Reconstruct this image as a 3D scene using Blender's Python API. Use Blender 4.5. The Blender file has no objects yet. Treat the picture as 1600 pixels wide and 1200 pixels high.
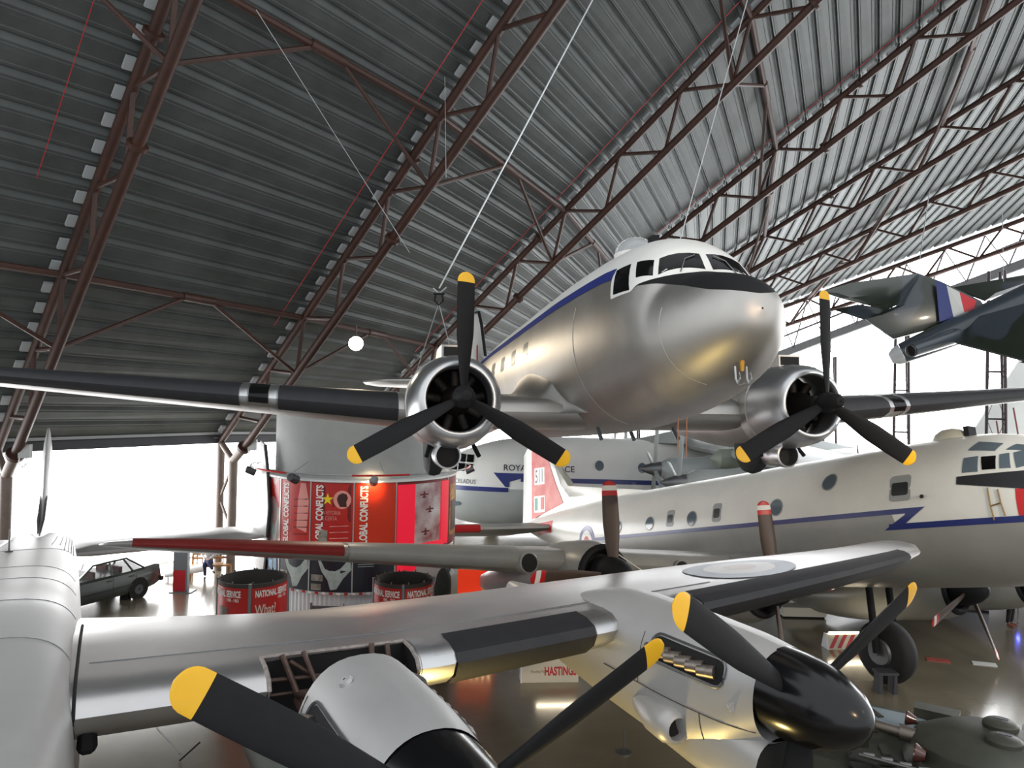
import bpy, bmesh, math, random
import numpy as np
from mathutils import Vector, Matrix, Euler
random.seed(7)
PI = math.pi
S = bpy.context.scene
C = S.collection

# ---------------------------------------------------------------- camera
FPX = 1150.0
CAM = np.array([0.0, 0.0, 7.0])
PITCH = math.atan(20.0 / FPX)
ROLL = math.radians(1.2)
cam_d = bpy.data.cameras.new('camera')
cam_d.sensor_width = 36.0
cam_d.lens = FPX * 36.0 / 1600.0
cam_d.clip_end = 500
cam = bpy.data.objects.new('camera', cam_d)
C.objects.link(cam)
cam.matrix_world = Matrix.Translation(CAM) @ Matrix.Rotation(PI / 2 + PITCH, 4, 'X') @ Matrix.Rotation(ROLL, 4, 'Z')
S.camera = cam

# ---------------------------------------------------------------- world, exposure
wd = bpy.data.worlds.new('overcast_sky')
S.world = wd
wd.use_nodes = True
wd.node_tree.nodes['Background'].inputs[0].default_value = (0.93, 0.97, 1.0, 1)
wd.node_tree.nodes['Background'].inputs[1].default_value = 0.76
S.view_settings.view_transform = 'Standard'
S.view_settings.look = 'None'
S.view_settings.exposure = 0.75
S.view_settings.gamma = 1.0
S.view_settings.use_curve_mapping = False
DAYLIGHT = 5.5          # brightness of the daylit glazing

# ---------------------------------------------------------------- helpers
_cp, _sp = math.cos(PITCH), math.sin(PITCH)
_cr, _sr = math.cos(ROLL), math.sin(ROLL)
def at(px, py, Y):
    """world point on the sight line of a photo pixel, at distance Y ahead"""
    u, v = px - 800, py - 600
    u, v = u * _cr + v * _sr, -u * _sr + v * _cr
    x, z = u / FPX, -v / FPX
    d = np.array([x, _cp - z * _sp, _sp + z * _cp])
    return CAM + d * (Y / d[1])
def at_z(px, py, Z):
    p = at(px, py, 1.0) - CAM
    return CAM + p * ((Z - CAM[2]) / p[2])
def V(*a):
    return np.array(a if len(a) > 1 else a[0], float)
def unit(a):
    a = np.asarray(a, float); return a / (np.linalg.norm(a) + 1e-12)

def frame(d):
    d = unit(d)
    h = V(0, 0, 1) if abs(d[2]) < .95 else V(1, 0, 0)
    a = unit(np.cross(d, h)); b = np.cross(a, d)
    return a, b

class MB:
    def __init__(s): s.v = []; s.f = []
    def add(s, vs, fs):
        n = len(s.v); s.v += [tuple(map(float, q)) for q in vs]; s.f += [tuple(i + n for i in q) for q in fs]; return s
    def box(s, lo, hi):
        (a, b, c), (d, e, f) = lo, hi
        return s.add([(a,b,c),(d,b,c),(d,e,c),(a,e,c),(a,b,f),(d,b,f),(d,e,f),(a,e,f)],
                     [(3,2,1,0),(4,5,6,7),(0,1,5,4),(1,2,6,5),(2,3,7,6),(3,0,4,7)])
    def obox(s, c, ax, ay, az):
        """oriented box: centre and three half-axis vectors"""
        c, ax, ay, az = map(V, (c, ax, ay, az))
        vs = [c + i*ax + j*ay + k*az for k in (-1,1) for i, j in ((-1,-1),(1,-1),(1,1),(-1,1))]
        return s.add(vs, [(3,2,1,0),(4,5,6,7),(0,1,5,4),(1,2,6,5),(2,3,7,6),(3,0,4,7)])
    def tube(s, p, q, r, r2=None, n=8, caps=True):
        p, q = V(p), V(q); r2 = r if r2 is None else r2
        a, b = frame(q - p)
        vs = []
        for c, rr in ((p, r), (q, r2)):
            for i in range(n):
                t = 2*PI*i/n; vs.append(c + rr*(a*math.cos(t) + b*math.sin(t)))
        fs = [(i, (i+1) % n, n + (i+1) % n, n + i) for i in range(n)]
        if caps: fs += [tuple(range(n))[::-1], tuple(range(n, 2*n))]
        return s.add(vs, fs)
    def path(s, pts, r, n=6):
        pts = [V(p) for p in pts]; rs = r if hasattr(r, '__len__') else [r]*len(pts)
        vs = []
        for k, p in enumerate(pts):
            d = pts[min(k+1, len(pts)-1)] - pts[max(k-1, 0)]
            a, b = frame(d)
            for i in range(n):
                t = 2*PI*i/n; vs.append(p + rs[k]*(a*math.cos(t) + b*math.sin(t)))
        fs = []
        for k in range(len(pts)-1):
            for i in range(n):
                fs.append((k*n+i, k*n+(i+1) % n, (k+1)*n+(i+1) % n, (k+1)*n+i))
        m = (len(pts)-1)*n
        fs += [tuple(range(n))[::-1], tuple(range(m, m+n))]
        return s.add(vs, fs)
    def rings(s, R, close=True, cap0=True, cap1=True):
        n = len(R[0]); vs = [q for r in R for q in r]; fs = []
        for k in range(len(R)-1):
            for i in range(n if close else n-1):
                j = (i+1) % n
                fs.append((k*n+i, k*n+j, (k+1)*n+j, (k+1)*n+i))
        if close and cap0: fs.append(tuple(range(n))[::-1])
        if close and cap1: fs.append(tuple((len(R)-1)*n+i for i in range(n)))
        return s.add(vs, fs)
    def lathe(s, prof, o=(0,0,0), ax=(1,0,0), n=24, cap0=False, cap1=False):
        """prof: list of (along, radius)"""
        o, ax = V(o), unit(ax); a, b = frame(ax)
        R = [[o + ax*t + r*(a*math.cos(2*PI*i/n) + b*math.sin(2*PI*i/n)) for i in range(n)] for t, r in prof]
        return s.rings(R, True, cap0, cap1)
    def prism(s, poly, o, ux, uy, depth):
        """polygon in the plane (ux,uy) at o, pushed along depth vector"""
        o, ux, uy, depth = map(V, (o, ux, uy, depth)); n = len(poly)
        vs = [o + ux*x + uy*y for x, y in poly]; vs += [q + depth for q in vs]
        fs = [tuple(range(n)), tuple(range(n, 2*n))[::-1]] + [((i+1) % n, i, n+i, n+(i+1) % n) for i in range(n)]
        return s.add(vs, fs)
    def data(s, name, mat=None, smooth=False, angle=None):
        me = bpy.data.meshes.new(name); me.from_pydata(s.v, [], s.f); me.update()
        bm = bmesh.new(); bm.from_mesh(me)
        bmesh.ops.recalc_face_normals(bm, faces=bm.faces); bm.to_mesh(me); bm.free()
        if mat: me.materials.append(mat)
        if smooth:
            for p in me.polygons: p.use_smooth = True
            if angle:
                try: me.set_sharp_from_angle(angle=math.radians(angle))
                except Exception: pass
        return me
    def build(s, name, mat, parent=None, smooth=False, angle=38, **tags):
        o = bpy.data.objects.new(name, s.data(name, mat, smooth, angle)); C.objects.link(o)
        if parent: o.parent = parent
        for k, v in tags.items(): o['category' if k == 'cat' else k] = v
        return o

def link(name, me, parent=None, M=None, **tags):
    o = bpy.data.objects.new(name, me); C.objects.link(o)
    if parent: o.parent = parent
    if M is not None: o.matrix_local = M
    for k, v in tags.items(): o['category' if k == 'cat' else k] = v
    return o
def empty(name, loc=(0,0,0), R=None, label=None, cat=None, group=None, kind=None):
    o = bpy.data.objects.new(name, None); C.objects.link(o); o.empty_display_size = .2
    M = Matrix.Translation([float(x) for x in loc])
    if R is not None: M = M @ Matrix(R.tolist()).to_4x4()
    o.matrix_world = M
    if label: o['label'] = label
    if cat: o['category'] = cat
    if group: o['group'] = group
    if kind: o['kind'] = kind
    return o
def Rm(yaw, pitch=0, roll=0):
    cy, sy = math.cos(yaw), math.sin(yaw)
    Rz = np.array([[cy,-sy,0],[sy,cy,0],[0,0,1]])
    c, s = math.cos(pitch), math.sin(pitch); Ry = np.array([[c,0,-s],[0,1,0],[s,0,c]])
    c, s = math.cos(roll), math.sin(roll); Rx = np.array([[1,0,0],[0,c,-s],[0,s,c]])
    return Rz @ Ry @ Rx

# ---------------------------------------------------------------- materials
_mats = {}
def mat(name, col=0, rough=.5, metal=0., var=.0, scale=3., bump=0., bscale=40., emit=None, alpha=1., trans=0., coat=0., col2=None, stretch=None):
    if name in _mats: return _mats[name]
    m = bpy.data.materials.new(name); m.use_nodes = True; _mats[name] = m
    nt = m.node_tree; b = nt.nodes['Principled BSDF']; N = nt.nodes.new; L = nt.links.new
    c = (*col, 1.)
    b.inputs['Base Color'].default_value = c; b.inputs['Roughness'].default_value = rough; b.inputs['Metallic'].default_value = metal
    if coat: b.inputs['Coat Weight'].default_value = coat; b.inputs['Coat Roughness'].default_value = .08
    if trans: b.inputs['Transmission Weight'].default_value = trans
    if alpha < 1: b.inputs['Alpha'].default_value = alpha
    if emit: b.inputs['Emission Color'].default_value = (*emit[0], 1.); b.inputs['Emission Strength'].default_value = emit[1]
    tc = N('ShaderNodeTexCoord'); mp = N('ShaderNodeMapping'); L(tc.outputs['Object'], mp.inputs['Vector'])
    if stretch: mp.inputs['Scale'].default_value = stretch
    if var or col2:
        n = N('ShaderNodeTexNoise'); n.inputs['Scale'].default_value = scale; n.inputs['Detail'].default_value = 6; n.inputs['Roughness'].default_value = .6
        L(mp.outputs['Vector'], n.inputs['Vector'])
        rp = N('ShaderNodeValToRGB')
        rp.color_ramp.elements[0].position = .3; rp.color_ramp.elements[1].position = .7
        d = col2 or tuple(max(0, x*(1-var)) for x in col); u = col if col2 else tuple(min(1, x*(1+var*.6)) for x in col)
        rp.color_ramp.elements[0].color = (*d, 1); rp.color_ramp.elements[1].color = (*u, 1)
        L(n.outputs['Fac'], rp.inputs['Fac']); L(rp.outputs['Color'], b.inputs['Base Color'])
        if metal or rough < .5:
            mr = N('ShaderNodeMapRange'); mr.inputs['To Min'].default_value = rough*.85; mr.inputs['To Max'].default_value = min(1, rough*1.2)
            L(n.outputs['Fac'], mr.inputs['Value']); L(mr.outputs['Result'], b.inputs['Roughness'])
    if bump:
        n2 = N('ShaderNodeTexNoise'); n2.inputs['Scale'].default_value = bscale; n2.inputs['Detail'].default_value = 4
        L(mp.outputs['Vector'], n2.inputs['Vector'])
        bp = N('ShaderNodeBump'); bp.inputs['Strength'].default_value = bump; bp.inputs['Distance'].default_value = .02
        L(n2.outputs['Fac'], bp.inputs['Height']); L(bp.outputs['Normal'], b.inputs['Normal'])
    return m
def srgb(r, g, b):
    f = lambda c: (c/255/12.92 if c/255 <= .04045 else ((c/255+.055)/1.055)**2.4)
    return (f(r), f(g), f(b))

M_RUST = mat('rust_brown_paint', srgb(62, 35, 25), .55, var=.35, scale=1.5)
M_ALU = mat('bare_aluminium', srgb(186, 183, 179), .46, 1., var=.12, scale=1.2, bump=.05, bscale=2.5)
M_ALU2 = mat('polished_aluminium', srgb(205, 206, 208), .36, 1., var=.08, scale=2.)
M_SILVER = mat('silver_paint', srgb(172, 172, 174), .42, .55, var=.1, scale=1.0, bump=.06, bscale=3)
M_WHITE = mat('white_gloss_paint', srgb(226, 226, 222), .32, var=.06, scale=1.2)
M_GREY = mat('light_grey_paint', srgb(150, 152, 150), .4, var=.1, scale=1.)
M_BOOT = mat('black_rubber_boot', srgb(32, 32, 36), .6, var=.25, scale=6, bump=.1, bscale=30)
M_BLACK = mat('matt_black', srgb(22, 22, 24), .7, var=.2, scale=5)
M_BLACK.node_tree.nodes['Principled BSDF'].inputs['Specular IOR Level'].default_value = .25
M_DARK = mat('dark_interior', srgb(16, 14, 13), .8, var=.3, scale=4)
M_GLOSSBLK = mat('gloss_black', srgb(12, 12, 14), .2, coat=.08)
M_GLOSSBLK.node_tree.nodes['Principled BSDF'].inputs['Specular IOR Level'].default_value = .38
M_YEL = mat('propeller_tip_yellow', srgb(232, 176, 20), .45, var=.06)
M_RED = mat('signal_red', srgb(190, 28, 30), .4, var=.08)
M_BLUE = mat('roundel_blue', srgb(34, 48, 120), .4, var=.08)
M_GLASS = mat('dark_cockpit_glass', srgb(14, 14, 15), .12)
M_GLASS.node_tree.nodes['Principled BSDF'].inputs['Specular IOR Level'].default_value = .22
M_STEEL = mat('grey_steel', srgb(120, 122, 124), .4, .8, var=.15)
M_WIRE = mat('steel_wire', srgb(175, 178, 180), .4, .6)
M_RUBBER = mat('tyre_rubber', srgb(26, 26, 27), .75, var=.2, bump=.15, bscale=20)
M_RED_WIRE = mat('red_cable', srgb(190, 30, 40), .5)

# ---------------------------------------------------------------- aircraft toolkit
class Fus:
    """fuselage loft.  stations: x, z_top, z_bottom, half_width, exponent ; x falling"""
    def __init__(s, st, n=2.0):
        st = sorted(st, key=lambda q: q[0]); s.x = np.array([q[0] for q in st])
        s.zt = np.array([q[1] for q in st]); s.zb = np.array([q[2] for q in st]); s.w = np.array([q[3] for q in st])
        s.n = np.array([q[4] if len(q) > 4 else n for q in st])
    def _i(s, arr, x):
        X = s.x; k = int(np.clip(np.searchsorted(X, x) - 1, 0, len(X)-2))
        h = X[k+1]-X[k]; t = min(1, max(0, (x-X[k])/h))
        def sl(j):
            if j == 0 or j == len(X)-1: return (arr[1]-arr[0])/(X[1]-X[0]) if j == 0 else (arr[-1]-arr[-2])/(X[-1]-X[-2])
            d0 = (arr[j]-arr[j-1])/(X[j]-X[j-1]); d1 = (arr[j+1]-arr[j])/(X[j+1]-X[j])
            return 0 if d0*d1 <= 0 else 2*d0*d1/(d0+d1)
        m0, m1 = sl(k), sl(k+1)
        return ((2*t**3-3*t*t+1)*arr[k] + (t**3-2*t*t+t)*h*m0 + (-2*t**3+3*t*t)*arr[k+1] + (t**3-t*t)*h*m1)
    def sec(s, x): return s._i(s.zt, x), s._i(s.zb, x), s._i(s.w, x), s._i(s.n, x)
    def pt(s, x, th, off=0.):
        zt, zb, w, n = s.sec(x); zc = (zt+zb)/2; h = (zt-zb)/2
        c, si = math.cos(th), math.sin(th)
        y = (w)*math.copysign(abs(si)**(2/n), si); z = zc + h*math.copysign(abs(c)**(2/n), c)
        if off:
            r = math.hypot(y, z-zc)+1e-9; y += off*y/r; z += off*(z-zc)/r
        return V(x, y, z)
    def th_of_z(s, x, z, sgn=1):
        zt, zb, w, n = s.sec(x); zc = (zt+zb)/2; h = (zt-zb)/2
        q = max(-1, min(1, (z-zc)/h)); c = math.copysign(abs(q)**(n/2), q)
        return sgn*math.acos(max(-1, min(1, c)))
    def side(s, x, z, sgn, off=.006): return s.pt(x, s.th_of_z(x, z, sgn), off)
    def xs(s, x0, x1, k):
        return np.linspace(x0, x1, k)
    def skin(s, xs, f0, f1, nt, off=0.):
        """grid between angle functions f0(x), f1(x)"""
        mb = MB()
        R = []
        for x in xs:
            a, b = f0(x), f1(x)
            R.append([s.pt(x, a+(b-a)*i/nt, off) for i in range(nt+1)])
        return mb.rings(R, close=False)
    def band(s, xs, z0, z1, sgn, off=.006, nt=3):
        return s.skin(xs, lambda x: s.th_of_z(x, z1(x), sgn), lambda x: s.th_of_z(x, z0(x), sgn), nt, off)
    def decal(s, poly, sgn, off=.008, sub=1):
        """flat (x,z) polygon wrapped on the side: fan with a midpoint"""
        P = []
        for i in range(len(poly)):
            a, b = V(poly[i]), V(poly[(i+1) % len(poly)])
            for k in range(sub): P.append(a + (b-a)*k/sub)
        c = sum(P)/len(P); mb = MB()
        vs = [s.side(c[0], c[1], sgn, off)] + [s.side(c[0]+(q[0]-c[0])*.5, c[1]+(q[1]-c[1])*.5, sgn, off) for q in P] + [s.side(q[0], q[1], sgn, off) for q in P]
        n = len(P); fs = []
        for i in range(n):
            j = (i+1) % n; fs += [(0, 1+i, 1+j), (1+i, 1+n+i, 1+n+j, 1+j)]
        return mb.add(vs, fs)
    def plate(s, poly, sgn, off=.012, sub=2):
        """a decal with an edge: thin raised plate"""
        a = s.decal(poly, sgn, off, sub); b = s.decal(poly, sgn, -.01, sub); n = len(poly)*sub
        m = len(a.v); mb = MB().add(a.v, a.f)
        mb.add(a.v[1+n:] + b.v[1+n:], [(i, (i+1) % n, n+(i+1) % n, n+i) for i in range(n)])
        return mb
def snap_patch(F, pts, off=.008, rings=3, sub=3, edge=False):
    """polygon of local points laid onto a fuselage surface"""
    P = []
    for i in range(len(pts)):
        a, b = V(pts[i]), V(pts[(i+1) % len(pts)])
        for k in range(sub): P.append(a+(b-a)*k/sub)
    c = sum(P)/len(P); n = len(P)
    def snap(q, o):
        zt, zb, w, e = F.sec(q[0]); zc = (zt+zb)/2; h = (zt-zb)/2
        a = math.atan2(math.copysign(abs(q[1]/w)**(e/2), q[1]), math.copysign(abs((q[2]-zc)/h)**(e/2), q[2]-zc))
        return F.pt(q[0], a, o)
    vs = [snap(c, off)]; fs = []
    for r in range(1, rings+1):
        vs += [snap(c+(q-c)*r/rings, off) for q in P]
    for i in range(n):
        j = (i+1) % n; fs.append((0, 1+i, 1+j))
        for r in range(rings-1):
            fs.append((1+r*n+i, 1+(r+1)*n+i, 1+(r+1)*n+j, 1+r*n+j))
    if edge:
        m = len(vs); vs += [snap(q, -.01) for q in P]; b0 = 1+(rings-1)*n
        for i in range(n):
            j = (i+1) % n; fs.append((b0+i, m+i, m+j, b0+j))
    return MB().add(vs, fs)
def rrect(cx, cz, w, h, r, k=4):
    P = []
    for sx, sz, a0 in ((1,1,0),(-1,1,90),(-1,-1,180),(1,-1,270)):
        for i in range(k+1):
            a = math.radians(a0+90*i/k); P.append((cx+sx*(w/2-r)+r*math.cos(a), cz+sz*(h/2-r)+r*math.sin(a)))
    return P
def oval(cx, cz, a, b, k=20): return [(cx+a*math.cos(2*PI*i/k), cz+b*math.sin(2*PI*i/k)) for i in range(k)]

AF_U = [(0,0),(.0125,.30),(.05,.56),(.1,.70),(.2,.82),(.3,.95),(.4,1.0),(.55,.92),(.7,.70),(.85,.38),(1,.02)]
AF_L = [(1,-.02),(.85,-.19),(.7,-.33),(.55,-.44),(.4,-.53),(.3,-.58),(.2,-.60),(.1,-.55),(.05,-.44),(.0125,-.24)]
AF = AF_U + AF_L
def airfoil(le, chord, thick, tw=0., low=1.):
    """section points; le = leading edge point (x fwd), chord runs aft (-x)"""
    P = []
    for a, b in AF:
        x = -a*chord; z = b*thick*chord*.62*(1 if b > 0 else low)
        P.append(V(le) + V(x*math.cos(tw)+z*math.sin(tw)*0, 0, z + x*math.sin(tw)*1.0))
    return P
class Wing:
    """stations: y, x_le, z_le, chord, thickness"""
    def __init__(s, st, tw=0., low=1.): s.st = [V(q) for q in st]; s.tw = tw; s.low = low
    def at(s, y):
        st = s.st; ys = [q[0] for q in st]
        sg = 1 if ys[-1] > ys[0] else -1
        for k in range(len(st)-1):
            a, b = st[k], st[k+1]
            if (y-a[0])*sg <= (b[0]-a[0])*sg + 1e-9 or k == len(st)-2:
                t = (y-a[0])/(b[0]-a[0]); return a+(b-a)*t
    def ring(s, y, grow=0.):
        y_, xl, zl, c, t = s.at(y)
        return [p + V(0, y, 0) for p in airfoil((xl+grow, 0, zl), c+2*grow, t*(1+2.2*grow/(t*c)), s.tw if not callable(s.tw) else s.tw(abs(y)), s.low)]
    def body(s, ys):
        return MB().rings([s.ring(y) for y in ys])
    def top(s, x, y, off=.006):
        r = s.ring(y)[:11]; X = [q[0] for q in r][::-1]; Z = [q[2] for q in r][::-1]
        return V(x, y, np.interp(x, X, Z)+off)
    def cut(s, ys, k=3):
        """body with the nose cut away ahead of airfoil index k"""
        n = len(AF); idx = list(range(k, n-k+1))
        return MB().rings([[s.ring(y)[i] for i in idx] for y in ys])
    def nosept(s, y, k):
        return s.ring(y)[k % len(AF)]
    def strip(s, ys, i0, i1, off=.006):
        """strip of skin between airfoil indices i0..i1 (through the nose, negative = lower side), raised by off"""
        R = []
        for y in ys:
            r = s.ring(y, off); R.append([r[i % len(AF)] for i in range(i0, i1+1)])
        return MB().rings(R, close=False)

def blade_mesh(L, r0, cmax, tip_from, mats, rootw=.16, tw0=48, tw1=16, thick=.2, square=False):
    """propeller blade along +z, rotation axis +x. returns (blade mesh, tip mesh)"""
    ns = 22
    def sec(t):
        r = r0 + (L-r0)*t
        if square: w = cmax*(.62+.38*min(1, t*1.6))*(1 if t < .9 else math.sqrt(max(0, 1-((t-.9)/.1)**2*.75)))
        else:
            w = rootw + (cmax-rootw)*min(1, (t/.45))**.8 if t < .45 else cmax*(1-.12*((t-.45)/.55)**2)
            tt = (r-(L-cmax*.42))/(cmax*.42)
            if tt > 0: w *= math.sqrt(max(0.0, 1-tt*tt))
        w = max(w, .012)
        th = max(.02, w*(thick*(1-t)*1.6+.075)); a = math.radians(tw0+(tw1-tw0)*t**.7)
        P = []
        for k in range(12):
            q = 2*PI*k/12
            u = .5*w*math.cos(q); v = .5*th*math.sin(q)
            P.append((u*math.sin(a)+v*math.cos(a), u*math.cos(a)-v*math.sin(a), r))
        return P
    tf = (tip_from-r0)/(L-r0)
    A = MB().rings([sec(tf*k/ns) for k in range(ns+1)])
    B = MB().rings([sec(tf+(1-tf)*(1-(1-k/8)**2)) for k in range(9)])
    return A, B
def add_prop(parent, hub, L, nb, phase, cmax, tip_len, blade_mat, tip_mats, r0=.15, tw0=48, tw1=18, square=False, rootw=.16, R=None):
    """propeller blades as parts (blade > tip); tip_mats: list of (length from the end, material)"""
    A, B = blade_mesh(L, r0, cmax, L-tip_len, None, rootw, tw0, tw1, square=square)
    ma = A.data('blade', blade_mat, True, 60); mt = []
    if len(tip_mats) == 1: mt.append(B.data('tip', tip_mats[0], True, 60))
    else:
        n = len(tip_mats); V0 = np.array(B.v); z0 = L-tip_len
        ns = 12; rs = len(V0)//ns
        for k, m in enumerate(tip_mats):
            za, zb = z0+tip_len*k/n, z0+tip_len*(k+1)/n
            zz = [za, (za+zb)/2, zb] if k < n-1 else [za, za+(zb-za)*.4, za+(zb-za)*.7, za+(zb-za)*.9, zb]
            R_ = []
            rz = V0[::ns, 2]
            for z in zz:
                R_.append([[np.interp(z, rz, V0[q::ns, 0]), np.interp(z, rz, V0[q::ns, 1]), z] for q in range(ns)])
            mt.append(MB().rings(R_).data('tip', m, True, 60))
    out = []
    for k in range(nb):
        a = phase+k*2*PI/nb
        Mx = Matrix.Translation(hub) @ Matrix.Rotation(-a, 4, 'X')
        b = link('blade', ma, parent, Mx)
        for m in mt: link('tip', m, b, Matrix.Identity(4))
        out.append(b)
    return out
def text_mesh(txt, size=1., bold=0.0, align='LEFT', spacing=1., xscale=1.):
    cu = bpy.data.curves.new('lettering', 'FONT'); cu.body = txt; cu.size = size; cu.align_x = align; cu.space_character = spacing
    cu.offset = bold; cu.resolution_u = 3; cu.fill_mode = 'FRONT'
    o = bpy.data.objects.new('lettering', cu); me = bpy.data.meshes.new_from_object(o)
    vs = [(v.co.x*xscale, v.co.y) for v in me.vertices]; fs = [tuple(p.vertices) for p in me.polygons]
    bpy.data.objects.remove(o); bpy.data.curves.remove(cu); bpy.data.meshes.remove(me)
    return vs, fs
def lettering(name, txt, fn, material, parent, size=1., bold=.0, align='LEFT', spacing=1., xscale=1., **tags):
    vs, fs = text_mesh(txt, size, bold, align, spacing, xscale)
    return MB().add([fn(u, v) for u, v in vs], fs).build(name, material, parent, **tags)
# ================================================================ hall: floor, roof, trusses, glazing
RX, RY, RZ, RB, RS, RSP, RDEP, REZ, RDB, RDS, RDR = -14.3714, 20.6645, 4.742+.5, .7143, .754, 6.88, 1.119, .0025, .018, -.0811, -.5433
def truss_line(i):
    k = i-1
    e1 = V(math.sin(RB), math.cos(RB), REZ); b2 = RB+RDB*k; s2 = RS+RDS*k
    h = V(math.cos(b2), -math.sin(b2), 0); d = h*math.cos(s2)+V(0, 0, math.sin(s2))
    n = unit(np.cross(e1, d)); n = n if n[2] < 0 else -n
    o = V(RX, RY, RZ)+e1*RSP*k+RDR*k*k*V(math.cos(RB), -math.sin(RB), 0)
    return o, d, n
TL = {i: truss_line(i) for i in range(0, 8)}
RSC = 1.1
def tp(i, s, low=0.):
    o, d, n = TL[i]; return CAM + (o + d*s + n*RDEP*low - CAM)*RSC
def rp(f, s, lift=0.):
    """point of the roof: f = truss number (fractional), s = metres up from the eave, lift above the chord line"""
    i = min(6, int(math.floor(f))); t = f-i
    return tp(i, s)*(1-t) + tp(i+1, s)*t + V(0, 0, lift) - .0*TL[i][2]

# floor: polished concrete
def floor_mat():
    m = mat('polished_concrete', srgb(112, 104, 88), .2, var=.25, scale=.35)
    b = m.node_tree.nodes['Principled BSDF']; b.inputs['Coat Weight'].default_value = .55; b.inputs['Coat Roughness'].default_value = .12
    return m
MB().box((-60, -12, -.3), (60, 90, 0)).build('floor', floor_mat(), kind='structure')

# roof deck: every trough panel of the profiled steel deck
M_DECK = mat('galvanised_deck', srgb(80, 84, 83), .5, .35, var=.28, scale=.9, bump=.12, bscale=14)
M_CLOSE = mat('white_closure', srgb(168, 172, 174), .5)
ceil = empty('ceiling', (0, 0, 0), kind='structure')
PITCH_S = .68
def deck_panel(i, s0, ends=(0., 1.)):
    prof = [(0., .27), (.07, .27), (.12, .17), (.17, .17), (.185, .155), (.205, .17), (.53, .17), (.545, .155), (.565, .17), (.62, .17), (PITCH_S, .27)]
    a = [rp(i+ends[0], s0+s)+V(0, 0, l+.1) for s, l in prof]; b = [rp(i+ends[1], s0+s)+V(0, 0, l+.1) for s, l in prof]
    return [a, b]
smin = {0: 0, 1: -.7, 2: -.7, 3: -.7, 4: -2.7, 5: -2.7, 6: -2.7}
smax_view = {0: 17.5, 1: 21, 2: 26, 3: 32, 4: 38, 5: 42, 6: 46}
npan = 0; rest = MB()
allp = []
for i in range(0, 7):
    s = smin[i]
    while s < smax_view[i]+3:
        mid = rp(i+.5, s); dist = np.linalg.norm(mid-CAM)
        vis = s < smax_view[i]
        allp.append((0 if vis else 1, dist, i, s)); s += PITCH_S
allp.sort()
for k, (nv, dist, i, s) in enumerate(allp):
    R = deck_panel(i, s)
    if k < 298 and not nv: MB().rings(R, close=False).build('roof_panel', M_DECK, ceil)
    else: rest.rings(R, close=False)
o = rest.build('roof_decking', M_DECK, ceil); o['kind'] = 'stuff'
# outer weather sheet over the deck so that no sky leaks in
mb = MB()
for i in range(7):
    mb.rings([[rp(f, s, .75) for s in np.linspace(-.6 if i < 4 else -2.6, smax_view[i]+2.9, 12)] for f in (i, i+.5, i+1)], close=False)
mb.build('roof_sheet', mat('outer_roof_sheet', srgb(90, 92, 94), .6), ceil)

# white closure blocks where the deck troughs meet each truss
for i in range(1, 8):
    o, d, n = TL[i]; e = unit(TL[i][0]-TL[i-1][0])
    u = unit(np.cross(d, V(0, 0, 1)));
    me = MB().obox((0, 0, 0), d*.16, e*.11, n*.04).data('closure_block', M_CLOSE)
    s = smin.get(i, 0)+.45+(0 if i < 4 else PITCH_S*3)
    m = 0
    while s < smax_view.get(i, 44)-1 and m < 42:
        p = tp(i, s)+V(0, 0, .17)-e*.20
        link('closure_block', me, ceil, Matrix.Translation(p)); s += PITCH_S; m += 1

# trusses
places = {1: 'nearest the camera, rising from the leftmost column', 2: 'rising from the column behind the parked saloon car',
          3: 'passing just left of the silver airliner cockpit', 4: 'rising to the right above the silver airliner nose',
          5: 'fifth from the left, crossing behind the camouflaged jet', 6: 'sixth from the left, next to the sloping glazed band',
          7: 'at the far gable, along the sloping glazed band'}
NODE0 = 22-2.58*9
for i in range(1, 8):
    o, d, n = TL[i]
    smx = smax_view[min(i, 6)]+4
    t = empty('roof_truss', tp(i, 0), label='rust brown steel lattice roof truss ' + places[i], cat='truss', group='lattice roof trusses')
    B = tp(i, 0)
    r = .135 if i < 3 else .125
    s_end = 0. if i < 3 else -2.5
    MB().tube(tp(i, s_end)-B, tp(i, smx)-B, r, n=10).build('top_chord', M_RUST, t, True)
    MB().tube(tp(i, s_end+1.0, 1)-B, tp(i, smx, 1)-B, r*1.05, n=10).build('bottom_chord', M_RUST, t, True)
    k = 0; s = NODE0
    while s < smx-2.6:
        if s > s_end+.3:
            a, b, c = tp(i, s)-B, tp(i, s+1.2, 1)-B, tp(i, s+2.58)-B
            MB().tube(a, b, .065, n=7).build('web_member', M_RUST, t, True)
            MB().tube(b, c, .065, n=7).build('web_member', M_RUST, t, True)
        s += 2.58
    # bolted splice flanges
    for s, lo in ((12.9, 0), (11.0, 1), (25.2, 0), (23.3, 1)):
        if s < smx:
            p = tp(i, s, lo)-B; MB().tube(p-d*.05, p+d*.05, r*1.75, n=12).build('flange', M_RUST, t, True)
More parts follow.
